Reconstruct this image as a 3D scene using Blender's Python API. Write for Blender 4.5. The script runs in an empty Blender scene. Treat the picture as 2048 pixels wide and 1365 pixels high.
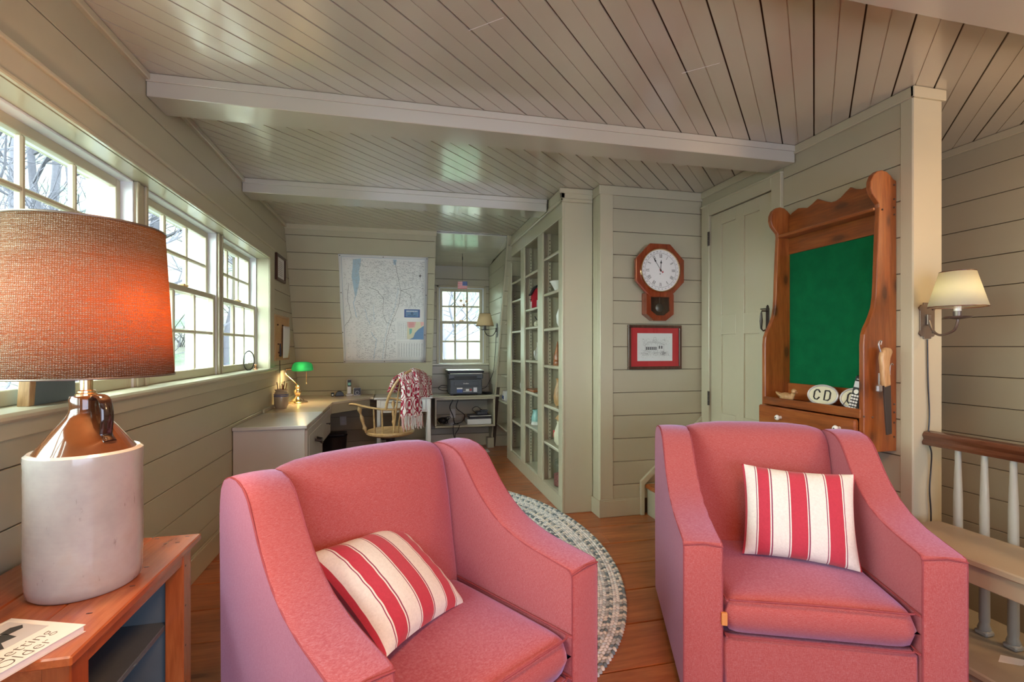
import bpy, bmesh, math, random
from math import sin, cos, pi, radians, sqrt, atan2
from mathutils import Matrix, Vector
random.seed(7)
C = bpy.context.scene.collection
sc = bpy.context.scene

# ------------------------------------------------------------------ camera, world, light, exposure
cam_d = bpy.data.cameras.new('camera')
cam_d.sensor_width = 36; cam_d.lens = 975/2048*36
cam_d.shift_y = 11.5/2048; cam_d.clip_start = 0.02
cam = bpy.data.objects.new('camera', cam_d); C.objects.link(cam)
cam.location = (0, 0, 1.30); cam.rotation_euler = (pi/2, 0, -radians(13.2))
sc.camera = cam
sc.view_settings.view_transform = 'Standard'; sc.view_settings.look = 'None'
sc.view_settings.gamma = 1; sc.view_settings.use_curve_mapping = False
sc.view_settings.exposure = 0.72
sc.cycles.max_bounces = 8; sc.cycles.diffuse_bounces = 5; sc.cycles.glossy_bounces = 3
sc.cycles.transmission_bounces = 6; sc.cycles.transparent_max_bounces = 12
sc.cycles.sample_clamp_indirect = 4.0; sc.cycles.caustics_reflective = False; sc.cycles.caustics_refractive = False

w = bpy.data.worlds.new('sky'); sc.world = w; w.use_nodes = True
wn = w.node_tree.nodes; wl = w.node_tree.links
wn['Background'].inputs[0].default_value = (0.84, 1.0, 0.94, 1); wn['Background'].inputs[1].default_value = 12.5

def lamp(name, kind, loc, power, color, size=0.1, rot=None, size_y=None):
    d = bpy.data.lights.new(name, kind); d.energy = power; d.color = color
    if kind == 'AREA':
        d.size = size
        if size_y: d.shape = 'RECTANGLE'; d.size_y = size_y
    elif kind in ('POINT', 'SPOT'): d.shadow_soft_size = size
    o = bpy.data.objects.new(name, d); C.objects.link(o); o.location = loc
    if rot: o.rotation_euler = rot
    return o
# added cool fill behind the camera, standing in for unseen windows
lamp('rear_cool_fill', 'AREA', (0.9, -2.3, 1.15), 60, (0.68, 0.78, 1.0), 3.0, (radians(90), 0, 0), 1.5)
lamp('overhead_warm_fill', 'AREA', (0.55, 0.15, 2.47), 27, (1.0, 0.45, 0.18), 0.5, (0, 0, 0), 0.5)  # warm fill added above the chairs, out of view and without a fixture
lamp('stair_warm_fill', 'POINT', (3.0, 0.6, 2.1), 24, (1.0, 0.62, 0.33), 0.12)  # fill added to warm the stairwell wall and post, no fixture there

# ------------------------------------------------------------------ materials
MATS = {}
def newmat(name):
    m = bpy.data.materials.new(name); m.use_nodes = True
    nt = m.node_tree; b = nt.nodes['Principled BSDF']; MATS[name] = m
    return m, nt, b
def N(nt, typ, **kw):
    n = nt.nodes.new(typ)
    for k, v in kw.items():
        if k.startswith('_'): setattr(n, k[1:], v)
        else: n.inputs[int(k[1:]) if k[0] == 'i' and k[1:].isdigit() else k].default_value = v
    return n
def ramp(nt, stops, fac=None):
    r = nt.nodes.new('ShaderNodeValToRGB'); e = r.color_ramp.elements
    while len(e) < len(stops): e.new(0.5)
    for i, (p, c) in enumerate(stops): e[i].position = p; e[i].color = tuple(c)+((1,) if len(c) == 3 else ())
    if fac is not None: nt.links.new(fac, r.inputs[0])
    return r
def mixc(nt, a, b, fac, mode='MIX'):
    n = nt.nodes.new('ShaderNodeMix'); n.data_type = 'RGBA'; n.blend_type = mode
    for sock, v in ((n.inputs[0], fac), (n.inputs[6], a), (n.inputs[7], b)):
        if hasattr(v, 'is_output'): nt.links.new(v, sock)
        else: sock.default_value = v if not isinstance(v, tuple) else (tuple(v)+(1,))[:4]
    return n.outputs[2]
def coords(nt, scale=(1, 1, 1), rot=(0, 0, 0), kind='Object', rnd=0.0):
    t = nt.nodes.new('ShaderNodeTexCoord'); m = nt.nodes.new('ShaderNodeMapping')
    m.inputs['Scale'].default_value = scale; m.inputs['Rotation'].default_value = rot
    nt.links.new(t.outputs[kind], m.inputs[0])
    if rnd:
        oi = nt.nodes.new('ShaderNodeObjectInfo'); mu = N(nt, 'ShaderNodeMath', _operation='MULTIPLY', i1=rnd)
        nt.links.new(oi.outputs['Random'], mu.inputs[0]); nt.links.new(mu.outputs[0], m.inputs['Location'])
    return m.outputs[0]
def bump(nt, b, h, strength=0.2, dist=0.01):
    n = N(nt, 'ShaderNodeBump', Strength=strength, Distance=dist)
    nt.links.new(h, n.inputs['Height']); nt.links.new(n.outputs[0], b.inputs['Normal']); return n
def noise(nt, vec, scale, detail=3, rough=0.5):
    n = N(nt, 'ShaderNodeTexNoise', Scale=scale, Detail=detail, Roughness=rough)
    nt.links.new(vec, n.inputs['Vector']); return n.outputs['Fac']
def plain(name, col, rough=0.5, metal=0.0, var=0.06, nscale=8, bmp=0.05, spec=0.5, coat=0.0, rnd=0.0, bscale=60):
    m, nt, b = newmat(name); v = coords(nt)
    f = noise(nt, v, nscale)
    c = mixc(nt, tuple(x*(1-var) for x in col), tuple(min(1, x*(1+var)) for x in col), f)
    if rnd:
        oi = nt.nodes.new('ShaderNodeObjectInfo')
        r = ramp(nt, [(0, (1-rnd,)*3), (1, (1, 1, 1))], oi.outputs['Random'])
        c = mixc(nt, c, r.outputs[0], 1.0, 'MULTIPLY')
    nt.links.new(c, b.inputs['Base Color'])
    b.inputs['Roughness'].default_value = rough; b.inputs['Metallic'].default_value = metal
    b.inputs['Specular IOR Level'].default_value = spec; b.inputs['Coat Weight'].default_value = coat
    b.inputs['Coat Roughness'].default_value = 0.12
    if bmp: bump(nt, b, noise(nt, v, bscale, 2), bmp, 0.004)
    return m
def wood(name, c0, c1, c2, axis='X', rough=0.35, knots=0.5, scale=1.0, coat=0.3, rnd=3.0, knotcol=(0.05, 0.012, 0.004)):
    m, nt, b = newmat(name)
    s = {'X': (1.2, 11, 11), 'Y': (11, 1.2, 11), 'Z': (11, 11, 1.2)}[axis]
    v = coords(nt, tuple(k*scale for k in s), rnd=rnd)
    f = noise(nt, v, 1.6, 6, 0.62)
    f2 = noise(nt, v, 7, 4, 0.6)
    r = ramp(nt, [(0.25, c0), (0.5, c1), (0.75, c2)], f)
    r2 = ramp(nt, [(0.35, (0.72, 0.66, 0.6)), (0.6, (1, 1, 1))], f2)
    c = mixc(nt, r.outputs[0], r2.outputs[0], 0.7, 'MULTIPLY')
    oi = nt.nodes.new('ShaderNodeObjectInfo'); r4 = ramp(nt, [(0, (0.78, 0.74, 0.7)), (1, (1.0, 1.0, 1.0))], oi.outputs['Random'])
    c = mixc(nt, c, r4.outputs[0], 0.8, 'MULTIPLY')
    if knots:
        k = {'X': (3, 8, 8), 'Y': (8, 3, 8), 'Z': (8, 8, 3.6)}[axis]
        vv = coords(nt, tuple(q*scale for q in k), rnd=rnd*2)
        vo = N(nt, 'ShaderNodeTexVoronoi', Scale=1.0, Randomness=1.0); nt.links.new(vv, vo.inputs['Vector'])
        kr = ramp(nt, [(0.0, (1, 1, 1)), (0.10, (0.95,)*3), (0.16, (0.35,)*3), (0.28, (0, 0, 0))], vo.outputs['Distance'])
        kf = N(nt, 'ShaderNodeMath', _operation='MULTIPLY', i1=knots); nt.links.new(kr.outputs[0], kf.inputs[0])
        c = mixc(nt, c, knotcol, kf.outputs[0])
    nt.links.new(c, b.inputs['Base Color']); b.inputs['Roughness'].default_value = rough
    b.inputs['Coat Weight'].default_value = coat; b.inputs['Coat Roughness'].default_value = 0.18
    bump(nt, b, f2, 0.12, 0.003)
    return m

paint = plain('sage_paint', (0.44, 0.41, 0.30), 0.36, var=0.04, nscale=3, bmp=0.10, rnd=0.05, bscale=35, coat=0.15)
paint_ceil = plain('ceiling_paint', (0.52, 0.495, 0.42), 0.24, var=0.03, nscale=3, bmp=0.06, rnd=0.05, bscale=25, coat=1.0)
paint_trim = plain('trim_paint', (0.48, 0.45, 0.33), 0.30, var=0.03, nscale=3, bmp=0.06, bscale=30, coat=0.3)
paint_win = plain('window_paint', (0.50, 0.46, 0.33), 0.38, var=0.03, bmp=0.05)
paint_grey = plain('desk_paint', (0.60, 0.60, 0.61), 0.24, var=0.03, bmp=0.04, coat=0.4, bscale=20)
desk_top_m = plain('desk_top_paint', (0.55, 0.47, 0.36), 0.24, var=0.04, bmp=0.04, coat=0.4, bscale=20)
gap_m = plain('joint_shadow_gap', (0.07, 0.052, 0.036), 0.8, var=0.1, bmp=0)
paint_white = plain('white_paint', (0.80, 0.80, 0.80), 0.35, var=0.02, bmp=0.03)
paint_ext = plain('exterior_paint', (0.75, 0.78, 0.84), 0.5, var=0.03, bmp=0.05)
bench_m = plain('bench_paint', (0.37, 0.315, 0.225), 0.5, var=0.10, nscale=6, bmp=0.12)
baluster_m = plain('baluster_paint', (0.36, 0.36, 0.31), 0.35, var=0.04, bmp=0.05)
slate_paint = plain('slate_blue_paint', (0.115, 0.155, 0.18), 0.38, var=0.15, nscale=10, bmp=0.1)
floor_m = wood('pine_floor', (0.26, 0.07, 0.016), (0.43, 0.13, 0.038), (0.55, 0.21, 0.07), 'X', 0.30, 0.5, 1.0, 0.35)
rack_m = wood('rack_pine', (0.17, 0.042, 0.008), (0.31, 0.085, 0.017), (0.42, 0.15, 0.035), 'Z', 0.32, 0.85, 1.1, 0.45, 5.0)
rack_my = wood('rack_pine_rail', (0.17, 0.042, 0.008), (0.31, 0.085, 0.017), (0.42, 0.15, 0.035), 'Y', 0.32, 0.75, 1.1, 0.45, 5.0)
table_m = wood('table_pine', (0.34, 0.075, 0.018), (0.46, 0.125, 0.034), (0.56, 0.19, 0.055), 'Y', 0.24, 0.3, 1.0, 0.5, 5.0)
table_mz = wood('table_pine_leg', (0.34, 0.075, 0.018), (0.46, 0.125, 0.034), (0.56, 0.19, 0.055), 'Z', 0.28, 0.2, 1.0, 0.4, 5.0)
rail_m = wood('walnut_rail', (0.06, 0.018, 0.008), (0.12, 0.04, 0.018), (0.20, 0.08, 0.04), 'Y', 0.25, 0.0, 1.0, 0.5)
maple_m = wood('maple_chair', (0.48, 0.30, 0.13), (0.60, 0.41, 0.20), (0.68, 0.50, 0.28), 'X', 0.35, 0.0, 1.0, 0.3)
clock_m = wood('cherry_clock', (0.16, 0.025, 0.008), (0.26, 0.045, 0.014), (0.34, 0.075, 0.024), 'Z', 0.22, 0.0, 1.5, 0.6)
dark_wood = wood('dark_wood', (0.04, 0.015, 0.007), (0.075, 0.03, 0.015), (0.12, 0.05, 0.03), 'Z', 0.35, 0.0, 2.0, 0.3)
light_wood = wood('light_wood', (0.42, 0.24, 0.10), (0.55, 0.34, 0.16), (0.66, 0.45, 0.24), 'Z', 0.45, 0.0, 2.0, 0.2)
turned_wood = wood('turned_wood', (0.22, 0.07, 0.02), (0.36, 0.13, 0.05), (0.5, 0.22, 0.09), 'X', 0.4, 0.0, 2.0, 0.3)
black_m = plain('black_plastic', (0.015, 0.015, 0.017), 0.35, bmp=0.02)
dgrey_m = plain('dark_grey_plastic', (0.060, 0.066, 0.080), 0.42, bmp=0.02)
silver_m = plain('silver_plastic', (0.6, 0.6, 0.62), 0.35, metal=0.3, bmp=0)
white_m = plain('white_paper', (0.78, 0.78, 0.78), 0.6, var=0.02, bmp=0.02)
white_gloss = plain('white_porcelain', (0.80, 0.80, 0.76), 0.15, var=0.02, bmp=0, coat=0.5)
ink_m = plain('black_ink', (0.02, 0.02, 0.022), 0.5, bmp=0)
grey_ink = plain('grey_ink', (0.13, 0.13, 0.14), 0.6, bmp=0); pale_ink = plain('pale_grey_ink', (0.36, 0.37, 0.39), 0.6, bmp=0)
blue_ink = plain('blue_ink', (0.40, 0.54, 0.66), 0.6, bmp=0)
navy_ink = plain('navy_ink', (0.07, 0.11, 0.30), 0.6, bmp=0)
sea_ink = plain('sea_blue_ink', (0.16, 0.27, 0.46), 0.6, bmp=0)
red_ink = plain('red_ink', (0.55, 0.05, 0.06), 0.6, bmp=0)
pink_ink = plain('pink_ink', (0.72, 0.42, 0.42), 0.6, bmp=0)
cream_ink = plain('cream_ink', (0.68, 0.64, 0.48), 0.6, bmp=0)
teal_ink = plain('teal_ink', (0.22, 0.50, 0.48), 0.6, bmp=0)
iron_m = plain('wrought_iron', (0.06, 0.05, 0.045), 0.4, metal=0.6, bmp=0.1)
pewter_m = plain('bronze_metal', (0.19, 0.15, 0.125), 0.38, metal=0.7, bmp=0.05)
brass_m = plain('polished_brass', (0.85, 0.62, 0.36), 0.16, metal=1.0, bmp=0)
steel_m = plain('dull_steel', (0.35, 0.34, 0.33), 0.35, metal=0.8, bmp=0.1)
rust_m = plain('dark_blade_steel', (0.055, 0.045, 0.04), 0.45, metal=0.3, bmp=0.15)
copper_m = plain('copper', (0.75, 0.36, 0.2), 0.2, metal=1.0, bmp=0)
cork_m = plain('cork', (0.50, 0.30, 0.14), 0.9, var=0.25, nscale=120, bmp=0.3)
leather_m = plain('tan_leather', (0.62, 0.26, 0.08), 0.5, bmp=0.1)
felt_m = plain('green_felt', (0.004, 0.115, 0.042), 0.95, var=0.25, nscale=14, bmp=0.3, spec=0.1, bscale=300)
redmat_m = plain('red_mat_board', (0.50, 0.025, 0.03), 0.6, bmp=0.03)
redbarn_m = plain('red_barn_paint', (0.55, 0.02, 0.04), 0.5, bmp=0.03)
tan_shade_m = plain('tan_paper_shade', (0.60, 0.44, 0.24), 0.8, bmp=0.1)
stone_glaze = plain('crock_glaze', (0.42, 0.34, 0.24), 0.3, var=0.12, nscale=20, bmp=0.03, coat=0.4)
grey_pot = plain('grey_pottery', (0.42, 0.40, 0.34), 0.3, var=0.1, nscale=30, bmp=0.03, coat=0.3)
teal_pot = plain('teal_pottery', (0.25, 0.48, 0.45), 0.3, var=0.2, nscale=60, bmp=0.03, coat=0.3)
register_m = plain('register_metal', (0.66, 0.64, 0.62), 0.4, bmp=0.02)
bark_m = plain('bark', (0.075, 0.072, 0.10), 0.9, var=0.3, nscale=20, bmp=0.3)
brush_m = plain('brush_twigs', (0.045, 0.042, 0.045), 0.9, var=0.3, nscale=20, bmp=0)

def ground_mat():
    m, nt, b = newmat('wooded_ground'); v = coords(nt)
    f = noise(nt, v, 0.5, 6, 0.65); g = noise(nt, v, 5.0, 5, 0.7)
    r = ramp(nt, [(0.38, (0.13, 0.12, 0.13)), (0.50, (0.15, 0.15, 0.13)), (0.60, (0.08, 0.14, 0.09))], f)
    r2 = ramp(nt, [(0.3, (0.55, 0.55, 0.55)), (0.7, (1, 1, 1))], g)
    nt.links.new(mixc(nt, r.outputs[0], r2.outputs[0], 1.0, 'MULTIPLY'), b.inputs['Base Color'])
    b.inputs['Roughness'].default_value = 0.95; bump(nt, b, g, 0.6, 0.1); return m
ground_m = ground_mat()

def fabric_mat():
    m, nt, b = newmat('heathered_red_upholstery')
    v = coords(nt)
    w1 = N(nt, 'ShaderNodeTexWave', Scale=260.0, Distortion=2.0, Detail=2.0); w1.bands_direction = 'X'; nt.links.new(v, w1.inputs['Vector'])
    w2 = N(nt, 'ShaderNodeTexWave', Scale=260.0, Distortion=2.0, Detail=2.0); w2.bands_direction = 'Z'; nt.links.new(v, w2.inputs['Vector'])
    n1 = noise(nt, coords(nt, (1, 1, 10)), 110, 3, 0.8); n2 = noise(nt, coords(nt, (10, 10, 1)), 110, 3, 0.8)
    add = N(nt, 'ShaderNodeMath', _operation='ADD'); nt.links.new(n1, add.inputs[0]); nt.links.new(n2, add.inputs[1])
    half = N(nt, 'ShaderNodeMath', _operation='MULTIPLY', i1=0.5); nt.links.new(add.outputs[0], half.inputs[0])
    r = ramp(nt, [(0.34, (0.28, 0.036, 0.034)), (0.5, (0.42, 0.092, 0.084)), (0.66, (0.46, 0.21, 0.235))], half.outputs[0])
    nt.links.new(r.outputs[0], b.inputs['Base Color'])
    b.inputs['Roughness'].default_value = 0.9; b.inputs['Specular IOR Level'].default_value = 0.15
    b.inputs['Sheen Weight'].default_value = 0.6; b.inputs['Sheen Roughness'].default_value = 0.5
    b.inputs['Sheen Tint'].default_value = (0.62, 0.55, 1.0, 1)
    mu = N(nt, 'ShaderNodeMath', _operation='ADD'); nt.links.new(w1.outputs['Fac'], mu.inputs[0]); nt.links.new(w2.outputs['Fac'], mu.inputs[1])
    bump(nt, b, mu.outputs[0], 0.05, 0.0006); return m
fabric_m = fabric_mat()
welt_m = plain('welt_cord_fabric', (0.30, 0.07, 0.085), 0.9, var=0.2, nscale=90, bmp=0.2, spec=0.1)

def pillow_mat():
    m, nt, b = newmat('striped_pillow_cotton')
    t = nt.nodes.new('ShaderNodeTexCoord'); sx = nt.nodes.new('ShaderNodeSeparateXYZ'); nt.links.new(t.outputs['UV'], sx.inputs[0])
    W = (0.78, 0.77, 0.74); Rd = (0.50, 0.035, 0.07); Mr = (0.26, 0.04, 0.10)
    stops = [(0, Rd), (0.018, W), (0.112, Mr), (0.120, W), (0.130, Rd), (0.238, W), (0.248, Mr), (0.258, W),
             (0.395, Mr), (0.405, W), (0.415, Rd), (0.552, W), (0.562, Mr), (0.572, W),
             (0.713, Mr), (0.722, W), (0.732, Rd), (0.862, W), (0.872, Mr), (0.881, W), (0.985, Rd)]
    r = ramp(nt, stops, sx.outputs[0]); r.color_ramp.interpolation = 'CONSTANT'
    f = noise(nt, coords(nt), 130, 3, 0.7); r2 = ramp(nt, [(0.3, (0.8, 0.8, 0.8)), (0.65, (1, 1, 1))], f)
    nt.links.new(mixc(nt, r.outputs[0], r2.outputs[0], 0.6, 'MULTIPLY'), b.inputs['Base Color'])
    b.inputs['Roughness'].default_value = 0.9; b.inputs['Sheen Weight'].default_value = 0.2
    bump(nt, b, noise(nt, coords(nt), 18, 4, 0.5), 0.25, 0.01); return m
pillow_m = pillow_mat()

def burlap_mat():
    m, nt, b = newmat('orange_burlap_shade')
    t = nt.nodes.new('ShaderNodeTexCoord')
    mp = N(nt, 'ShaderNodeMapping', Scale=(1, 1, 1)); nt.links.new(t.outputs['UV'], mp.inputs[0])
    def wave(d, s):
        n = N(nt, 'ShaderNodeTexWave', Scale=s, Distortion=5.5, Detail=4.0); n.inputs['Detail Scale'].default_value = 2.5
        n.bands_direction = d; nt.links.new(mp.outputs[0], n.inputs['Vector']); return n.outputs['Fac']
    wx, wy = wave('X', 72.0), wave('Y', 27.0)
    mx = N(nt, 'ShaderNodeMath', _operation='MULTIPLY'); nt.links.new(wx, mx.inputs[0]); nt.links.new(wy, mx.inputs[1])
    n1 = noise(nt, mp.outputs[0], 9, 6, 0.7)
    slub = N(nt, 'ShaderNodeMapping', Scale=(7, 90, 1)); nt.links.new(t.outputs['UV'], slub.inputs[0])
    n2_ = noise(nt, slub.outputs[0], 1, 4, 0.7); n2 = ramp(nt, [(0.32, (0.15,)*3), (0.62, (1, 1, 1))], n2_).outputs[0]
    ad = N(nt, 'ShaderNodeMath', _operation='MULTIPLY'); nt.links.new(mx.outputs[0], ad.inputs[0]); nt.links.new(n2, ad.inputs[1])
    r = ramp(nt, [(0.0, (0.13, 0.065, 0.035)), (0.2, (0.42, 0.30, 0.19)), (0.5, (0.72, 0.60, 0.43))], ad.outputs[0])
    nt.links.new(r.outputs[0], b.inputs['Base Color']); b.inputs['Roughness'].default_value = 0.95; b.inputs['Specular IOR Level'].default_value = 0.1
    bump(nt, b, mx.outputs[0], 0.6, 0.003)
    tr = nt.nodes.new('ShaderNodeBsdfTranslucent')
    r2 = ramp(nt, [(0.0, (0.80, 0.33, 0.08)), (0.18, (0.36, 0.12, 0.026)), (0.5, (0.10, 0.030, 0.008))], ad.outputs[0])
    nt.links.new(r2.outputs[0], tr.inputs[0])
    ms = N(nt, 'ShaderNodeMixShader', Fac=0.40); out = nt.nodes['Material Output']
    nt.links.new(b.outputs[0], ms.inputs[1]); nt.links.new(tr.outputs[0], ms.inputs[2]); nt.links.new(ms.outputs[0], out.inputs[0])
    return m
burlap_m = burlap_mat()
def shade_mat(name, col, tcol, fac=0.5):
    m, nt, b = newmat(name); b.inputs['Base Color'].default_value = (*col, 1); b.inputs['Roughness'].default_value = 0.9
    tr = nt.nodes.new('ShaderNodeBsdfTranslucent')
    f = noise(nt, coords(nt), 40, 4, 0.6); c = mixc(nt, tuple(x*0.9 for x in tcol), tcol, f); nt.links.new(c, tr.inputs[0])
    ms = N(nt, 'ShaderNodeMixShader', Fac=fac); out = nt.nodes['Material Output']
    nt.links.new(b.outputs[0], ms.inputs[1]); nt.links.new(tr.outputs[0], ms.inputs[2]); nt.links.new(ms.outputs[0], out.inputs[0]); return m
cream_shade_m = shade_mat('cream_paper_shade', (0.75, 0.73, 0.60), (0.80, 0.80, 0.62), 0.55)
green_glass_m = shade_mat('green_cased_glass', (0.04, 0.30, 0.17), (0.08, 0.34, 0.19), 0.28)
def emit_mat(name, col, s):
    m, nt, b = newmat(name); b.inputs['Emission Color'].default_value = (*col, 1); b.inputs['Emission Strength'].default_value = s; return m
bulb_m = emit_mat('lit_bulb', (1.0, 0.80, 0.5), 14)
def glass_mat(name='window_glass', tint=(0.97, 0.99, 0.98), rough=0.0):
    m, nt, b = newmat(name)
    tr = N(nt, 'ShaderNodeBsdfTransparent', Color=(*tint, 1)); gl = N(nt, 'ShaderNodeBsdfGlossy', Roughness=rough)
    fr = N(nt, 'ShaderNodeFresnel', IOR=1.45); ms = nt.nodes.new('ShaderNodeMixShader'); out = nt.nodes['Material Output']
    ge = nt.nodes.new('ShaderNodeNewGeometry'); mu = N(nt, 'ShaderNodeMath', _operation='MULTIPLY_ADD', i1=-1.0, i2=1.0); nt.links.new(ge.outputs['Backfacing'], mu.inputs[0])
    m2 = N(nt, 'ShaderNodeMath', _operation='MULTIPLY'); nt.links.new(fr.outputs[0], m2.inputs[0]); nt.links.new(mu.outputs[0], m2.inputs[1])   # the far face of a thin pane adds no total reflection
    nt.links.new(m2.outputs[0], ms.inputs[0]); nt.links.new(tr.outputs[0], ms.inputs[1]); nt.links.new(gl.outputs[0], ms.inputs[2]); nt.links.new(ms.outputs[0], out.inputs[0])
    return m
glass_m = glass_mat(); jar_glass = glass_mat('jar_glass', (0.88, 0.93, 0.92), 0.03)
def jug_mat():
    m, nt, b = newmat('salt_glaze_stoneware'); v = coords(nt, (1, 1, 1))
    f = noise(nt, v, 7, 5, 0.6); g = noise(nt, coords(nt, (1, 1, 0.3)), 40, 4, 0.7)
    r = ramp(nt, [(0.3, (0.34, 0.33, 0.33)), (0.55, (0.42, 0.41, 0.40)), (0.75, (0.38, 0.34, 0.30))], f)
    r2 = ramp(nt, [(0.28, (0.45, 0.40, 0.36)), (0.36, (1, 1, 1))], g)
    nt.links.new(mixc(nt, r.outputs[0], r2.outputs[0], 0.7, 'MULTIPLY'), b.inputs['Base Color'])
    b.inputs['Roughness'].default_value = 0.22; b.inputs['Coat Weight'].default_value = 0.5; b.inputs['Coat Roughness'].default_value = 0.06
    bump(nt, b, noise(nt, coords(nt, (1, 1, 8)), 6, 2), 0.08, 0.01); return m
jug_m = jug_mat()
brown_glaze = plain('brown_jug_glaze', (0.10, 0.035, 0.012), 0.07, var=0.4, nscale=14, bmp=0.04, coat=0.8, bscale=14)
dark_glaze = plain('dark_jug_glaze', (0.022, 0.010, 0.007), 0.06, var=0.4, nscale=14, bmp=0.03, coat=0.8, bscale=14)
def lattice_mat():   # woven coverlet pattern
    m, nt, b = newmat('woven_coverlet'); t = nt.nodes.new('ShaderNodeTexCoord')
    def ck(s, off=(0, 0, 0)):
        mp = N(nt, 'ShaderNodeMapping', Scale=(s, s, 1), Location=off); nt.links.new(t.outputs['UV'], mp.inputs[0])
        k = N(nt, 'ShaderNodeTexChecker', Scale=1.0, Color1=(1, 1, 1, 1), Color2=(0, 0, 0, 1)); nt.links.new(mp.outputs[0], k.inputs['Vector']); return k.outputs['Fac']
    a, c2 = ck(22), ck(5, (0.3, 0.1, 0))
    vo = N(nt, 'ShaderNodeTexVoronoi', Scale=7.0, Randomness=0.0); nt.links.new(t.outputs['UV'], vo.inputs['Vector'])
    vr = ramp(nt, [(0.15, (1, 1, 1)), (0.18, (0, 0, 0)), (0.36, (0, 0, 0)), (0.39, (1, 1, 1)), (0.46, (1, 1, 1)), (0.49, (0, 0, 0))], vo.outputs['Distance'])
    mm = N(nt, 'ShaderNodeMath', _operation='MULTIPLY'); nt.links.new(a, mm.inputs[0]); nt.links.new(c2, mm.inputs[1])
    mx = N(nt, 'ShaderNodeMath', _operation='MAXIMUM'); nt.links.new(mm.outputs[0], mx.inputs[0]); nt.links.new(vr.outputs[0], mx.inputs[1])
    nt.links.new(mixc(nt, (0.82, 0.78, 0.76), (0.36, 0.015, 0.05), mx.outputs[0]), b.inputs['Base Color'])
    b.inputs['Roughness'].default_value = 0.95; bump(nt, b, mx.outputs[0], 0.3, 0.002); return m
coverlet_m = lattice_mat()
potp_m = plain('potpourri', (0.30, 0.10, 0.09), 0.9, var=0.9, nscale=90, bmp=0.5)
rug_ms = [plain('rug_yarn_%s' % n, c, 0.95, var=0.25, nscale=200, bmp=0.3, spec=0.1) for n, c in
          (('white', (0.80, 0.81, 0.80)), ('pale_blue', (0.58, 0.63, 0.66)), ('slate', (0.17, 0.22, 0.25)),
           ('grey', (0.44, 0.47, 0.48)), ('rose', (0.42, 0.27, 0.26)), ('cream', (0.75, 0.73, 0.67)))]

# ------------------------------------------------------------------ geometry helpers
WM = {}
def tag(o, label=None, cat=None, group=None, kind=None):
    if label: o['label'] = label
    if cat: o['category'] = cat
    if group: o['group'] = group
    if kind: o['kind'] = kind
    return o
def empty(name, loc=(0, 0, 0), rz=0.0, parent=None, rot=None):
    o = bpy.data.objects.new(name, None); C.objects.link(o); o.empty_display_size = 0.05
    o.location = loc; o.rotation_euler = rot if rot else (0, 0, rz)
    o.parent = parent
    m = Matrix.LocRotScale(Vector(loc), (Matrix.Rotation(rz, 3, 'Z') if not rot else __import__('mathutils').Euler(rot).to_matrix()), None)
    WM[o.name] = (WM[parent.name] @ m) if parent else m
    return o
def thing(name, label, cat, loc=(0, 0, 0), rz=0.0, group=None, rot=None):
    return tag(empty(name, loc, rz, None, rot), label, cat, group)
def struct(name, loc=(0, 0, 0), rz=0.0, label=None):
    o = empty(name, loc, rz); o['kind'] = 'structure'
    if label: o['label'] = label
    return o
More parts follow.
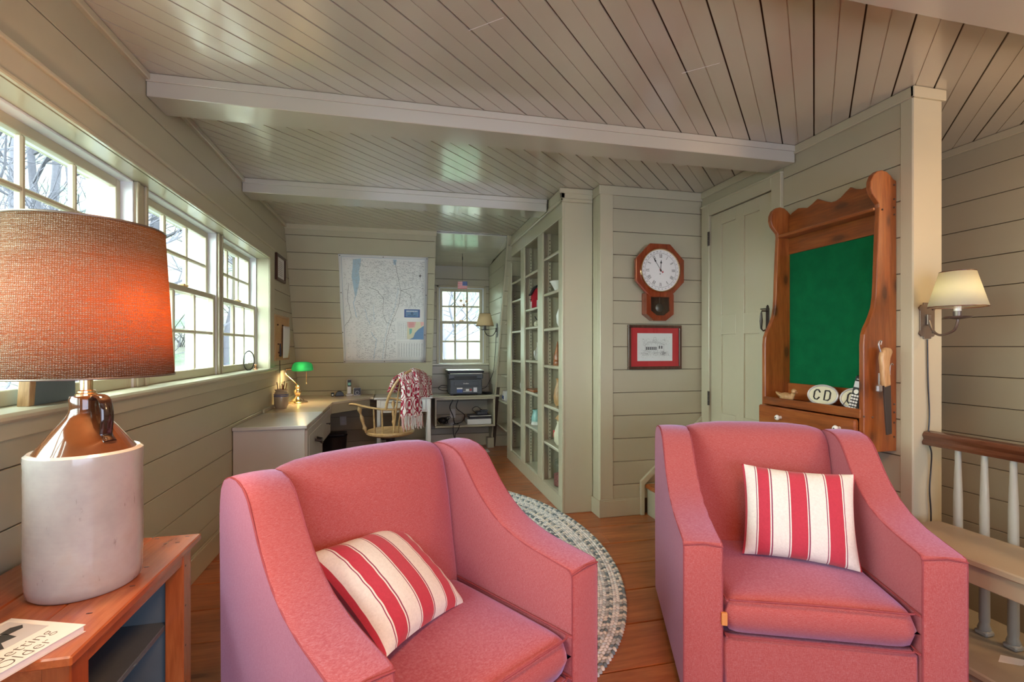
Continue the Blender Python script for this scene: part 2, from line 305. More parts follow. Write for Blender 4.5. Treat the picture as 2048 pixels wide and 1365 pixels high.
class MB:
    def __init__(s): s.v = []; s.f = []; s.m = []; s.uv = {}
    def add(s, vs, fs, mi=0):
        n = len(s.v); s.v += [tuple(p) for p in vs]; s.f += [tuple(i+n for i in f) for f in fs]; s.m += [mi]*len(fs); return s
    def box(s, x0, x1, y0, y1, z0, z1, c=0.0, mi=0):
        if x0 > x1: x0, x1 = x1, x0
        if y0 > y1: y0, y1 = y1, y0
        if z0 > z1: z0, z1 = z1, z0
        c = min(c, (x1-x0)*.45, (y1-y0)*.45, (z1-z0)*.45)
        if c <= 0:
            vs = [(x, y, z) for z in (z0, z1) for y in (y0, y1) for x in (x0, x1)]
            return s.add(vs, [(0, 2, 3, 1), (4, 5, 7, 6), (0, 1, 5, 4), (2, 6, 7, 3), (0, 4, 6, 2), (1, 3, 7, 5)], mi)
        vs = []; idx = {}
        for a in (0, 1):
            for b_ in (0, 1):
                for d in (0, 1):
                    X, Y, Z = (x0, x1)[a], (y0, y1)[b_], (z0, z1)[d]
                    xi, yi, zi = X+(c, -c)[a], Y+(c, -c)[b_], Z+(c, -c)[d]
                    idx[a, b_, d] = len(vs); vs += [(X, yi, zi), (xi, Y, zi), (xi, yi, Z)]
        I = lambda a, b_, d, k: idx[a, b_, d]+k
        fs = [[I(0,0,0,0), I(0,0,1,0), I(0,1,1,0), I(0,1,0,0)], [I(1,0,0,0), I(1,1,0,0), I(1,1,1,0), I(1,0,1,0)],
              [I(0,0,0,1), I(1,0,0,1), I(1,0,1,1), I(0,0,1,1)], [I(0,1,0,1), I(0,1,1,1), I(1,1,1,1), I(1,1,0,1)],
              [I(0,0,0,2), I(0,1,0,2), I(1,1,0,2), I(1,0,0,2)], [I(0,0,1,2), I(1,0,1,2), I(1,1,1,2), I(0,1,1,2)]]
        for b_ in (0, 1):
            for d in (0, 1): fs.append([I(0,b_,d,1), I(1,b_,d,1), I(1,b_,d,2), I(0,b_,d,2)])
        for a in (0, 1):
            for d in (0, 1): fs.append([I(a,0,d,0), I(a,1,d,0), I(a,1,d,2), I(a,0,d,2)])
            for b_ in (0, 1): fs.append([I(a,b_,0,0), I(a,b_,1,0), I(a,b_,1,1), I(a,b_,0,1)])
            for b_ in (0, 1):
                for d in (0, 1): fs.append([I(a,b_,d,0), I(a,b_,d,1), I(a,b_,d,2)])
        return s.add(vs, fs, mi)
    def prism(s, poly, a0, a1, axis='X', mi=0):
        """poly: 2D points in the plane across axis, (Y,Z) for X, (X,Z) for Y, (X,Y) for Z"""
        def P(a, p): return {'X': (a, p[0], p[1]), 'Y': (p[0], a, p[1]), 'Z': (p[0], p[1], a)}[axis]
        n = len(poly); vs = [P(a0, p) for p in poly]+[P(a1, p) for p in poly]
        fs = [tuple(range(n)), tuple(range(2*n-1, n-1, -1))]+[(i, (i+1) % n, (i+1) % n+n, i+n) for i in range(n)]
        return s.add(vs, fs, mi)
    def lathe(s, prof, c=(0, 0, 0), seg=24, mi=0, axis='Z', caps=True, arc=2*pi, a0=0.0):
        vs = []; k = len(prof); full = abs(arc-2*pi) < 1e-6; ns = seg if full else seg+1
        for j in range(ns):
            a = a0+arc*j/seg
            for r, h in prof:
                x, y, z = r*cos(a), r*sin(a), h
                if axis == 'X': x, y, z = z, x, y
                if axis == 'Y': x, y, z = x, z, y
                vs.append((x+c[0], y+c[1], z+c[2]))
        fs = []
        for j in range(seg):
            j2 = (j+1) % ns
            for i in range(k-1): fs.append((j*k+i, j2*k+i, j2*k+i+1, j*k+i+1))
        if caps and full:
            if prof[0][0] > 1e-6: fs.append(tuple(j*k for j in range(ns-1, -1, -1)))
            if prof[-1][0] > 1e-6: fs.append(tuple(j*k+k-1 for j in range(ns)))
        return s.add(vs, fs, mi)
    def tube(s, pts, r, seg=8, mi=0, closed=False, flat=None):
        pts = [Vector(p) for p in pts]; n = len(pts); rr = r if isinstance(r, (list, tuple)) else [r]*n
        vs = []; up = None
        for i, p in enumerate(pts):
            t = (pts[(i+1) % n]-pts[i-1]) if closed else (pts[min(i+1, n-1)]-pts[max(i-1, 0)])
            if t.length < 1e-9: t = Vector((0, 0, 1))
            t.normalize()
            if up is None:
                up = Vector((0, 0, 1)) if abs(t.z) < 0.9 else Vector((1, 0, 0))
                if flat is not None: up = Vector(flat)
            a = t.cross(up)
            if a.length < 1e-6: a = t.cross(Vector((1, 0.3, 0)))
            a.normalize(); b_ = a.cross(t).normalized(); up = b_
            for j in range(seg):
                q = 2*pi*j/seg+(pi/4 if seg == 4 else 0)
                R = rr[i] if not isinstance(rr[i], tuple) else None
                ra, rb = (R, R) if R is not None else rr[i]
                vs.append(p+a*cos(q)*ra+b_*sin(q)*rb)
        fs = []
        for i in range(n if closed else n-1):
            i2 = (i+1) % n
            for j in range(seg): fs.append((i*seg+j, i*seg+(j+1) % seg, i2*seg+(j+1) % seg, i2*seg+j))
        if not closed: fs += [tuple(range(seg-1, -1, -1)), tuple((n-1)*seg+j for j in range(seg))]
        return s.add(vs, fs, mi)
    def ball(s, c, r, mi=0, u=12, v=8, sc_=(1, 1, 1)):
        prof = [(r*sin(pi*i/v), -r*cos(pi*i/v)) for i in range(v+1)]
        n0 = len(s.v); s.lathe(prof, (0, 0, 0), u, mi, caps=False)
        for i in range(n0, len(s.v)): x, y, z = s.v[i]; s.v[i] = (c[0]+x*sc_[0], c[1]+y*sc_[1], c[2]+z*sc_[2])
        return s
    def grid(s, nu, nv, fn, mi=0, uvs=True):
        n0 = len(s.v); vs = [fn(i/nu, j/nv) for j in range(nv+1) for i in range(nu+1)]
        fs = [(j*(nu+1)+i, j*(nu+1)+i+1, (j+1)*(nu+1)+i+1, (j+1)*(nu+1)+i) for j in range(nv) for i in range(nu)]
        for j in range(nv+1):
            for i in range(nu+1): s.uv[n0+j*(nu+1)+i] = (i/nu, j/nv)
        return s.add(vs, fs, mi)
    def xf(s, M, i0=0):
        for i in range(i0, len(s.v)): s.v[i] = tuple(M @ Vector(s.v[i]))
        return s
    def build(s, name, mats, parent=None, world=False, smooth=None, bevel=0, bseg=2, mesh=None, solid=0, sub=0, merge=False):
        me = bpy.data.meshes.new(name); vs = s.v
        if world and parent is not None:
            inv = WM[parent.name].inverted(); vs = [tuple(inv @ Vector(p)) for p in vs]
        me.from_pydata(vs, [], s.f)
        for m in (mats if isinstance(mats, (list, tuple)) else [mats]): me.materials.append(m)
        me.polygons.foreach_set('material_index', s.m)
        if s.uv:
            ul = me.uv_layers.new(name='UVMap')
            for l in me.loops: ul.data[l.index].uv = s.uv.get(l.vertex_index, (0, 0))
        bm = bmesh.new(); bm.from_mesh(me)
        if merge: bmesh.ops.remove_doubles(bm, verts=bm.verts, dist=1e-5)
        bmesh.ops.recalc_face_normals(bm, faces=bm.faces)
        if bevel:
            es = [e for e in bm.edges if len(e.link_faces) == 2 and e.calc_face_angle(0) > 0.5]
            bmesh.ops.bevel(bm, geom=es, offset=bevel, segments=bseg, affect='EDGES', profile=0.5, clamp_overlap=True)
        bm.to_mesh(me); bm.free()
        if smooth is not None:
            me.polygons.foreach_set('use_smooth', [True]*len(me.polygons)); me.set_sharp_from_angle(angle=radians(smooth))
        me.update()
        o = bpy.data.objects.new(name, me); C.objects.link(o); o.parent = parent
        if parent is not None: WM[o.name] = WM[parent.name]
        else: WM[o.name] = Matrix.Identity(4)
        if solid:
            md = o.modifiers.new('solid', 'SOLIDIFY'); md.thickness = solid; md.offset = 0
        if sub:
            md = o.modifiers.new('sub', 'SUBSURF'); md.levels = sub; md.render_levels = sub
        return o
def text(name, s, size, mat_, parent, M, ext=0.0004, align='CENTER', spacing=1.0, off=0.0):
    cu = bpy.data.curves.new(name, 'FONT'); cu.body = s; cu.size = size; cu.extrude = ext; cu.align_x = align; cu.align_y = 'CENTER'
    cu.space_character = spacing; cu.resolution_u = 3; cu.offset = off
    to = bpy.data.objects.new(name, cu); C.objects.link(to)
    dg = bpy.context.evaluated_depsgraph_get(); me = bpy.data.meshes.new_from_object(to.evaluated_get(dg))
    bpy.data.objects.remove(to); me.transform(M); me.materials.clear(); me.materials.append(mat_); me.name = name
    o = bpy.data.objects.new(name, me); C.objects.link(o); o.parent = parent
    WM[o.name] = WM[parent.name]; return o
def Tm(loc, rot=(0, 0, 0)):
    from mathutils import Euler
    return Matrix.Translation(Vector(loc)) @ Euler(rot).to_matrix().to_4x4()

# ------------------------------------------------------------------ room constants
XL, XR, H, GB = -1.104, 2.375, 2.532, 0.177
YF, SL = 5.26, 0.398                      # sloped end wall: y = YF + SL*(H - z)
YB = -2.6; XS = 3.37                      # rear wall, far wall of the stairwell
def ys(z): return YF+SL*(H-z)
DX0, DX1, DYB = 0.402, 1.180, 6.38        # dormer recess
BT, GP = 0.018, 0.0036                    # board thickness, joint
lines = [1.30+GB*k for k in range(-8, 8)]
def bands(z0, z1, grid=None):
    zs = [z0]+[z for z in (grid or lines) if z0+0.012 < z < z1-0.012]+[z1]
    return list(zip(zs[:-1], zs[1:]))
def board(parent, x0, x1, y0, y1, z0, z1, axis, mat_=None, c=0.0022, name='board'):
    g = GP/2
    if axis == 'z': z0 += g; z1 -= g
    if axis == 'y': y0 += g; y1 -= g
    return MB().box(x0, x1, y0, y1, z0, z1, c).build(name, mat_ or paint, parent)

# floor
fl = struct('floor'); MB().box(-1.4, 2.62, YB, 6.9, -0.20, -0.022).build('subfloor', gap_m, fl)
yj = [1.805+0.295*k for k in range(-15, 17)]
for i, (a, b_) in enumerate(zip(yj[:-1], yj[1:])):
    if b_ < YB: continue
    j = -1.2+random.random()*3.0
    ex = 2.62
    segs = [(-1.35, j), (j, ex)] if 2.2 < b_ and random.random() < 0.35 else [(-1.35, ex)]
    for x0, x1 in segs:
        if x1-x0 > 0.05: board(fl, x0, x1-0.001, a+0.0015, b_-0.0015, -0.022, 0.0, 'y', floor_m, 0.003, 'plank')
low = struct('floor_stairwell'); MB().box(2.5, 3.6, YB, 3.6, -1.5, -1.42).build('lower_floor', floor_m, low)

# ceiling of diagonal beadboard
ce = struct('ceiling'); MB().box(-1.4, 3.6, YB-.1, 5.9, H+0.010, H+0.12).build('ceiling_core', gap_m, ce)
def clip(poly, n, d, keep):     # keep points with n.p <= d (keep=1) or >= d (keep=-1)
    out = []
    for i in range(len(poly)):
        p, q = poly[i], poly[(i+1) % len(poly)]
        dp, dq = keep*(n[0]*p[0]+n[1]*p[1]-d), keep*(n[0]*q[0]+n[1]*q[1]-d)
        if dp <= 0: out.append(p)
        if dp*dq < 0: t = dp/(dp-dq); out.append((p[0]+(q[0]-p[0])*t, p[1]+(q[1]-p[1])*t))
    return out
rect = [(XL-.02, YB), (XS+.02, YB), (XS+.02, YF+.03), (XL-.02, YF+.03)]
nn = (1/sqrt(2), -1/sqrt(2)); s0 = -1.6235; pitch = 0.0811
for k in range(-20, 34):
    a = s0+2*pitch*k; b_ = a+2*pitch
    mb = MB(); ok = False
    for (u0, u1, th) in ((a+.0038, a+pitch-.0020, 0.0), (a+pitch+.0020, b_-.0038, 0.0), (a+.003, b_-.003, 0.003)):
        p = clip(clip(rect, nn, u1, 1), nn, u0, -1)
        if len(p) >= 3: mb.prism(p, H+th, H+0.009, 'Z'); ok = True
    if ok: mb.build('board', paint_ceil, ce)
for i, (x0, y0, x1, y1) in enumerate(((.270, 1.886, .385, 1.782), (1.245, 1.962, 1.361, 1.853))):      # butt joints between boards
    MB().prism([(x0-.001, y0-.001), (x1-.001, y1-.001), (x1+.001, y1+.001), (x0+.001, y0+.001)], H-.0006, H+.001, 'Z').build('butt_joint', paint_white, ce)
# beams under the ceiling
for nm, y0, y1, x1 in (('beam_1', 2.512, 2.708, XR-.005), ('beam_2', 3.905, 4.11, 1.215), ('beam_3', 1.115, 1.30, XS), ('beam_4', -0.28, -0.09, XS)):
    bm_ = struct(nm, (0, 0, 0))
    MB().box(XL+.002, x1, y0, y1, 2.430, H-.001, 0.003).build('casing_board', paint_ceil, bm_)
    for yy in (y0-.009, y1): MB().box(XL+.002, x1, yy, yy+.009, 2.495, H-.001, 0.002).build('trim_strip', paint_ceil, bm_)

# ---- left wall with its row of windows
WIN = [(-0.40, 0.48), (0.58, 1.60), (1.695, 2.636), (2.739, 3.712), (3.797, 4.672)]
lw = struct('wall_left')
core = MB().box(-1.40, XL-BT, YB, 6.5, -0.2, 1.075).box(-1.40, XL-BT, YB, 6.5, 2.09, H+.1).box(-1.40, XL-BT, 4.69, 6.5, 1.075, 2.09).box(-1.40, XL-BT, YB, -0.42, 1.075, 2.09)
core.build('wall_core', gap_m, lw)
for z0, z1 in bands(0.145, 1.075): 
    board(lw, XL-BT, XL, YB, ys((z0+z1)/2)+.03, z0, z1, 'z')
for z0, z1 in bands(2.187, H): board(lw, XL-BT, XL, YB, ys((z0+z1)/2)+.03, z0, z1, 'z')
for z0, z1 in bands(1.075, 2.187): board(lw, XL-BT, XL, 4.832, ys((z0+z1)/2)+.03, z0, z1, 'z')
for z0, z1 in bands(1.075, 2.187): board(lw, XL-BT, XL, YB, -0.56, z0, z1, 'z')
tr = struct('trim_1')     # head casing, side casing, sill, stool of the window row
MB().box(XL-.03, XL+.010, -0.56, 4.832, 2.088, 2.185, .003).build('head_casing', paint_trim, tr)
MB().box(XL-.03, XL+.022, -0.56, 4.84, 2.172, 2.190, .004).build('head_cap', paint_trim, tr)
MB().box(XL-.004, XL+.016, -0.56, 4.676, 2.078, 2.094, .004).build('head_bead', paint_trim, tr)
MB().box(XL-.03, XL+.010, 4.676, 4.832, 1.11, 2.088, .003).build('side_casing', paint_trim, tr)
MB().box(-1.40, XL-.01, -0.42, 4.69, 2.080, 2.10).build('soffit', paint_trim, tr)
MB().box(-1.27, XL-.001, 4.672, 4.69, 1.11, 2.08).build('end_jamb', paint_trim, tr)
MB().box(-1.27, XL+.035, -0.56, 4.86, 1.082, 1.110, .009).build('window_stool', paint_trim, tr)
MB().box(XL-.03, XL+.012, -0.56, 4.832, 1.03, 1.082, .003).build('apron', paint_trim, tr)
MB().box(-1.45, -1.255, -0.42, 4.69, 1.05, 1.10, .003).build('outer_sill', paint_ext, tr)
for (a, b_), (c, d) in zip(WIN[:-1], WIN[1:]):
    MB().box(-1.40, -1.20, b_, c, 1.11, 2.08, .003).build('mullion_post', paint_trim, tr)
    for q in (b_+.012, c-.012): MB().box(-1.20, -1.190, q-.012, q+.012, 1.11, 2.08, .003).build('stop_bead', paint_trim, tr)
bb = struct('baseboard_left'); MB().box(XL-.02, XL+.012, YB, 6.25, 0, .135, .003).box(XL-.02, XL+.006, YB, 6.25, .135, .145, .002).build('baseboard', paint_trim, bb)
cr = struct('trim_2'); MB().box(XL-.01, XL+.022, YB, YF+.03, H-.032, H-.001, .004).build('ceiling_trim', paint_trim, cr)

def make_window(n, loc, rz, w, z0, z1, zm, label):
    r = struct('window_%d' % n, loc, rz, label); r['category'] = 'window'
    # frame jambs (inner liner and outer part)
    MB().box(0, .014, -.045, .12, z0, z1, .002).box(w-.014, w, -.045, .12, z0, z1, .002).box(0, w, -.045, .12, z1-.010, z1, .002).build('frame', paint_ext, r)
    for (ya, yb, za, zb, top, bot) in ((.004, .036, zm-.012, z1-.008, .040, .034), (-.040, -.008, z0, zm+.022, .034, .052)):
        st = .036; x0, x1 = .014, w-.014
        sash = MB().box(x0, x0+st, ya, yb, za, zb, .003).box(x1-st, x1, ya, yb, za, zb, .003).box(x0+st, x1-st, ya, yb, zb-top, zb, .003).box(x0+st, x1-st, ya, yb, za, za+bot, .003).build('sash', paint_win, r)
        gx0, gx1, gz0, gz1 = x0+st, x1-st, za+bot, zb-top
        cw = (gx1-gx0)/3; mw = .011
        for k in (1, 2): MB().box(gx0+cw*k-mw, gx0+cw*k+mw, ya+.003, yb-.003, gz0, gz1, .006).build('muntin', paint_win, sash)
        zc = (gz0+gz1)/2; MB().box(gx0, gx1, ya+.004, yb-.004, zc-mw, zc+mw, .006).build('muntin', paint_win, sash)
        for k in range(3):
            for q in range(2):
                MB().box(gx0+cw*k+mw*.8, gx0+cw*(k+1)-mw*.8, (ya+yb)/2-.0015, (ya+yb)/2+.0015, (gz0, zc)[q]+mw*.8, (zc, gz1)[q]-mw*.8).build('pane', glass_m, sash)
    MB().box(w/2-.03, w/2+.03, -.045, -.005, zm+.022, zm+.036, .005).build('sash_lock', brass_m, r)
    return r
wl_ = ['window nearest the camera end, out of frame', 'second window of the row behind the lamp', 'painted sash window behind the burlap lampshade', 'middle sash window between lampshade and desk', 'sash window beside the desk, small glass disc on its sill']
for i, (a, b_) in enumerate(WIN):
    make_window(i+1, (-1.25, a, 0), pi/2, b_-a, 1.11, 2.08, 1.632, wl_[i])

# ---- sloped end wall with dormer recess
ew = struct('wall_far')
def slab(x0, x1, z0, z1, t0, t1, name, mat_, parent, g=0.0):
    z0 += g; z1 -= g
    p = [(ys(z0)+t0, z0), (ys(z0)+t1, z0), (ys(z1)+t1, z1), (ys(z1)+t0, z1)]
    return MB().prism(p, x0, x1, 'X').build(name, mat_, parent, bevel=0.0018 if t0 == 0 else 0, bseg=1)
slab(-1.4, DX0-.02, -0.2, H+.1, .019, .12, 'wall_core', gap_m, ew)
slab(DX1+.02, 1.9, -0.2, H+.1, .019, .12, 'wall_core', gap_m, ew)
gs = [2.433-.164*k for k in range(15)]
zz = [H]+[z for z in gs if z > .16]+[.15]
for a, b_ in zip(zz[:-1], zz[1:]):
    slab(XL, DX0, b_, a, 0, .019, 'board', paint, ew, GP/2)
    slab(DX1+.015, 1.56, b_, a, 0, .019, 'board', paint, ew, GP/2)
slab(XL, DX0+.004, H-.045, H, -.012, 0, 'frieze', paint_trim, ew)
slab(XL, DX0, 0.0, .15, -.014, .02, 'baseboard', paint_trim, ew)
slab(DX1, 1.55, 0.0, .15, -.014, .02, 'baseboard', paint_trim, ew)
slab(DX1, DX1+.018, 0, H, -.012, .03, 'corner_trim', paint_trim, ew)
# dormer
dm = struct('wall_dormer')
def dceil(y): return H-(y-YF)*(H-2.365)/(DYB-YF)
for x0, x1 in ((DX0-.02, DX0), (DX1, DX1+.02)):          # cheeks
    for z0, z1 in bands(0.0, H, [1.30+GB*k+.05 for k in range(-8, 8)]):
        g = GP/2; zt = min(z1-g, 9)
        y1_ = DYB
        p = [(ys(z0)+.004, z0+g), (y1_, z0+g), (y1_, min(zt, dceil(y1_))), (ys(zt)+.004, min(zt, H))]
        if z0 < 2.36: MB().prism(p, x0, x1, 'X').build('board', paint, dm, bevel=.0016, bseg=1)
        else: MB().prism([(ys(z0)+.004, z0+g), (YF+(H-z0)/(H-2.365)*(DYB-YF) if z0 > 2.365 else DYB, z0+g), (YF, H)], x0, x1, 'X').build('board', paint, dm)
MB().prism([(YF, H), (YF, H+.03), (DYB+.1, 2.395), (DYB+.1, 2.36)], DX0-.03, DX1+.03, 'X').build('dormer_ceiling_core', gap_m, dm)
for x0, x1 in ((DX0-.06, DX0-.0205), (DX1+.0205, DX1+.06)): MB().prism([(ys(0)+.02, -.1), (DYB+.12, -.1), (DYB+.12, 2.6), (YF+.02, H+.05)], x0, x1, 'X').build('cheek_core', gap_m, dm)
n_ = 6
for k in range(n_):
    ya, yb = YF+.01+(DYB-YF)*k/n_+.0015, YF+.01+(DYB-YF)*(k+1)/n_-.0015
    MB().prism([(ya, dceil(ya)-.010), (yb, dceil(yb)-.010), (yb, dceil(yb)), (ya, dceil(ya))], DX0, DX1, 'X').build('board', paint_ceil, dm)
wx0, wx1, wz0, wz1 = .520, 1.112, 1.085, 2.075
MB().box(DX0-.1, wx0, DYB+.018, DYB+.12, -.2, 2.6).box(wx1, DX1+.1, DYB+.018, DYB+.12, -.2, 2.6).box(wx0, wx1, DYB+.018, DYB+.12, -.2, wz0-.03).box(wx0, wx1, DYB+.018, DYB+.12, wz1+.01, 2.6).build('wall_core', gap_m, dm)
for z0, z1 in bands(.16, 1.052): board(dm, DX0, DX1, DYB, DYB+.018, z0, z1, 'z')
for z0, z1 in bands(2.10, 2.42): board(dm, DX0, DX1, DYB, DYB+.018, z0, z1, 'z')
for z0, z1 in bands(1.052, 2.10):
    board(dm, DX0, wx0-.016, DYB, DYB+.018, z0, z1, 'z'); board(dm, wx1+.02, DX1, DYB, DYB+.018, z0, z1, 'z')
MB().box(DX0, DX1, DYB-.014, DYB, 0, .16, .003).build('baseboard', paint_trim, dm)
MB().box(wx0-.03, wx0, DYB-.014, DYB+.04, 1.085, 2.10, .003).box(wx1, wx1+.03, DYB-.014, DYB+.04, 1.085, 2.10, .003).box(wx0-.03, wx1+.03, DYB-.014, DYB+.04, wz1, 2.10, .003).build('window_casing', paint_win, dm)
MB().box(DX0+.002, DX1-.002, DYB-.045, DYB+.04, 1.055, 1.082, .006).build('window_sill', paint_trim, dm)
make_window(6, (wx0, DYB+.045, 0), 0, wx1-wx0, 1.085, 2.075, 1.615, 'small dormer sash window above the printer')
MB().box(DX1-.055, DX1+.03, 6.17, 6.26, 0, .13, .003).build('plinth_block', paint_trim, dm)

# ---- clock wall, corner post, right wall, post, stairwell walls
cw_ = struct('wall_clock_side')
MB().box(1.518, XR+.1, 3.46+BT, 3.60, 0, H+.1).build('wall_core', gap_m, cw_)
for z0, z1 in bands(0.12, 2.465): board(cw_, 1.606, XR, 3.46, 3.46+BT, z0, z1, 'z')
MB().box(1.500, 1.605, 3.455, 3.50, 0.0, 2.49, .002).box(1.500, 1.516, 3.50, 3.600, 0.0, 2.49, .002).build('corner_board', paint_trim, cw_)
MB().box(1.496, XR, 3.448, 3.46, 2.462, H-.001, .003).box(1.488, 1.500, 3.448, 3.60, 2.462, H-.001, .003).build('ceiling_trim', paint_trim, cw_)
bc_ = struct('baseboard_clock_side')
MB().box(1.492, 1.835, 3.442, 3.456, 0, .125, .003).box(1.486, 1.500, 3.442, 3.60, 0, .125, .003).box(1.492, 1.835, 3.448, 3.458, .125, .135, .002).build('baseboard', paint_trim, bc_)
rw = struct('wall_right')
MB().box(XR+BT, 2.55, 1.83, 3.6, -.2, H+.1).build('wall_core', gap_m, rw)
DY0, DY1, DZ0, DZ1 = 2.700, 3.335, 0.47, 2.312
for z0, z1 in bands(0.0, 2.49): board(rw, XR, XR+BT, 1.872, 2.611, z0, z1, 'z')
MB().box(XR-.002, XR+BT, 1.815, 1.872, 0, 2.49, .002).build('edge_board', paint_trim, rw)
MB().box(XR, XR+BT, DY1+.1, 3.46, 0, 2.49).box(XR, XR+BT, 2.611, DY1+.1, 2.40, 2.49).build('filler_board', paint, rw)
MB().box(XR-.014, XR, 1.80, 3.455, 2.480, H-.001, .003).build('ceiling_trim', paint_trim, rw)
MB().box(XR+.001, 2.550, 1.812, 1.83, -.02, 2.49, .002).build('end_board', paint_trim, rw)
MB().box(XR-.014, 2.562, 1.798, 1.815, 2.480, H-.001, .003).build('end_cap_trim', paint_trim, rw)
MB().box(2.55, 2.555, 1.83, 3.6, -1.4, H).build('back_board', paint, rw)
# door
dr = struct('door_1', (0, 0, 0), 0, 'painted four panel door beside the pine rack'); dr['category'] = 'door'
tk = XR-.020
MB().box(tk, XR+.01, 2.611, DY0-.006, 0, 2.405, .003).box(tk, XR+.01, DY1+.006, 3.437, 0, 2.405, .003).box(tk, XR+.01, DY0-.006, DY1+.006, 2.318, 2.405, .003).box(tk-.008, XR, 2.606, 3.442, 2.397, 2.410, .003).build('door_casing', paint_trim, dr)
xf0, xf1 = XR-.004, XR+.016
slabm = MB()
for y0, y1, z0, z1 in ((DY0, 2.815, DZ0, DZ1), (3.212, DY1, DZ0, DZ1), (2.968, 3.052, DZ0, DZ1), (2.815, 2.968, 2.222, DZ1), (3.052, 3.212, 2.222, DZ1),
                       (2.815, 2.968, 1.392, 1.537), (3.052, 3.212, 1.392, 1.537), (2.815, 2.968, DZ0, .80), (3.052, 3.212, DZ0, .80)):
    slabm.box(xf0, xf1, y0, y1, z0, z1, .0012)
slabm.build('door_slab', paint_trim, dr)
for y0, y1 in ((2.815, 2.968), (3.052, 3.212)):
    for z0, z1 in ((1.537, 2.222), (.80, 1.392)): MB().box(XR+.007, XR+.014, y0, y1, z0, z1).build('door_panel', paint_trim, dr)
for z in (2.14, .90): 
    m_ = MB().box(tk-.003, tk+.002, DY1-.004, DY1+.02, z-.055, z+.055, .001)
    for q in range(3): m_.lathe([(.006, -.016), (.006, .016)], (tk-.005, DY1+.004, z-.034+.034*q), 10)
    m_.build('hinge', iron_m, dr)
hl = MB().box(XR-.010, XR-.003, 2.722, 2.752, 1.41, 1.555, .002).lathe([(.008, 0), (.010, .01), (.004, .02), (.0, .024)], (XR-.007, 2.737, 1.553), 10)
hl.tube([(XR-.008, 2.737, 1.535), (XR-.045, 2.745, 1.535), (XR-.045, 2.75, 1.52), (XR-.045, 2.75, 1.47), (XR-.045, 2.75, 1.42), (XR-.035, 2.745, 1.405), (XR-.008, 2.737, 1.415)], [.004, .005, .006, .010, .006, .005, .004], 8)
hl.tube([(XR-.008, 2.737, 1.55), (XR-.03, 2.775, 1.55)], .004, 6)
hl.build('door_handle', iron_m, dr, smooth=40)
# stairwell walls and rear wall
sw = struct('wall_stairwell')
MB().box(XS+BT, XS+.1, YB, 3.6, -1.6, H+.1).build('wall_core', gap_m, sw)
for z0, z1 in bands(-1.4, 2.495, [1.30+GB*k for k in range(-17, 8)]): board(sw, XS, XS+BT, YB, 3.6, z0, z1, 'z')
MB().box(XS-.014, XS, YB, 3.6, 2.487, H-.001, .003).build('ceiling_trim', paint_trim, sw)
MB().box(2.5, XS, 3.55, 3.6, -1.5, H).build('end_panel', paint, sw)
bw_ = struct('wall_behind_bookcase'); MB().box(1.57, 1.62, 3.55, 6.9, -.2, H+.1).build('wall_core', paint, bw_)
uf_ = struct('wall_under_floor'); MB().box(2.50, 2.53, YB, 3.6, -1.5, -.2).build('wall_core', paint, uf_)
rr_ = struct('wall_rear'); MB().box(-1.4, 3.5, YB-.12, YB, -1.6, H+.1).build('wall_core', paint, rr_)

# ---- steps up to the door with their skirt board
stp = struct('stairs')
MB().box(1.865, XR, 2.62, 3.442, .205, .236, .006).build('tread', floor_m, stp)
MB().box(1.885, XR, 2.64, 3.442, 0, .205).build('riser', paint, stp)
MB().box(2.10, XR, 2.62, 3.442, .440, .470, .006).build('tread', floor_m, stp)
MB().box(2.12, XR, 2.64, 3.442, .236, .44).build('riser', paint, stp)
sk = [(1.825, 0), (1.855, 0), (1.855, .235), (2.36, .665), (2.36, .745), (1.825, .262)]
MB().prism(sk, 3.425, 3.452, 'Y').build('skirt_board', paint_trim, stp, bevel=.003)

# ------------------------------------------------------------------ bookcase
BX, BK = 1.262, 1.53
bk = thing('bookcase', 'tall built-in painted bookcase with three open bays of shelves', 'bookcase', (1.40, 4.57, 0))
P_ = lambda m, n, mt=paint_trim, **k: m.build(n, mt, bk, world=True, **k)
P_(MB().box(BX, 1.498, 3.602, 3.622, 0, 2.46, .002), 'side_panel')
P_(MB().box(BX, BK, 5.53, 5.552, 0, 2.50, .002), 'side_panel')
P_(MB().box(BK, BK+.012, 3.62, 5.54, 0, 2.46), 'back_panel', paint)
STL = [(3.598, 3.688), (4.135, 4.282), (4.775, 4.912), (5.372, 5.556)]
for a, b_ in STL: P_(MB().box(BX-.018, BX+.002, a, b_, .12, 2.31, .003), 'stile')
for a, b_ in ((4.19, 4.23), (4.825, 4.862)): P_(MB().box(BX, BK, a, b_, .12, 2.31), 'divider', paint)
P_(MB().box(BX-.018, BX+.002, 3.598, 5.556, 0, .122, .003), 'plinth')
P_(MB().box(BX-.018, BX+.002, 3.598, 5.556, 2.31, 2.50, .003), 'header_board')
P_(MB().box(BX-.040, BX-.016, 3.575, 5.40, 2.425, 2.452, .006).box(BX-.034, BX+.0, 3.580, 5.34, 2.452, H-.002, .004).box(BX-.04, 1.490, 3.575, 3.602, 2.425, 2.452, .006).box(BX-.034, 1.490, 3.580, 3.602, 2.452, H-.002, .004).box(BX-.045, 1.49, 3.572, 3.604, 2.49, H-.002, .004), 'cornice')
P_(MB().box(BX-.018, 1.498, 3.600, 3.614, 2.43, 2.50, .002), 'top_rail')
bays = [((3.622, 4.19), [2.08, 1.766, 1.46, 1.14, .793, .468, .121]), ((4.23, 4.825), [2.021, 1.673, 1.494, 1.167, .856, .519, .123]), ((4.862, 5.53), [2.024, 1.814, 1.475, 1.151, .817, .474, .131])]
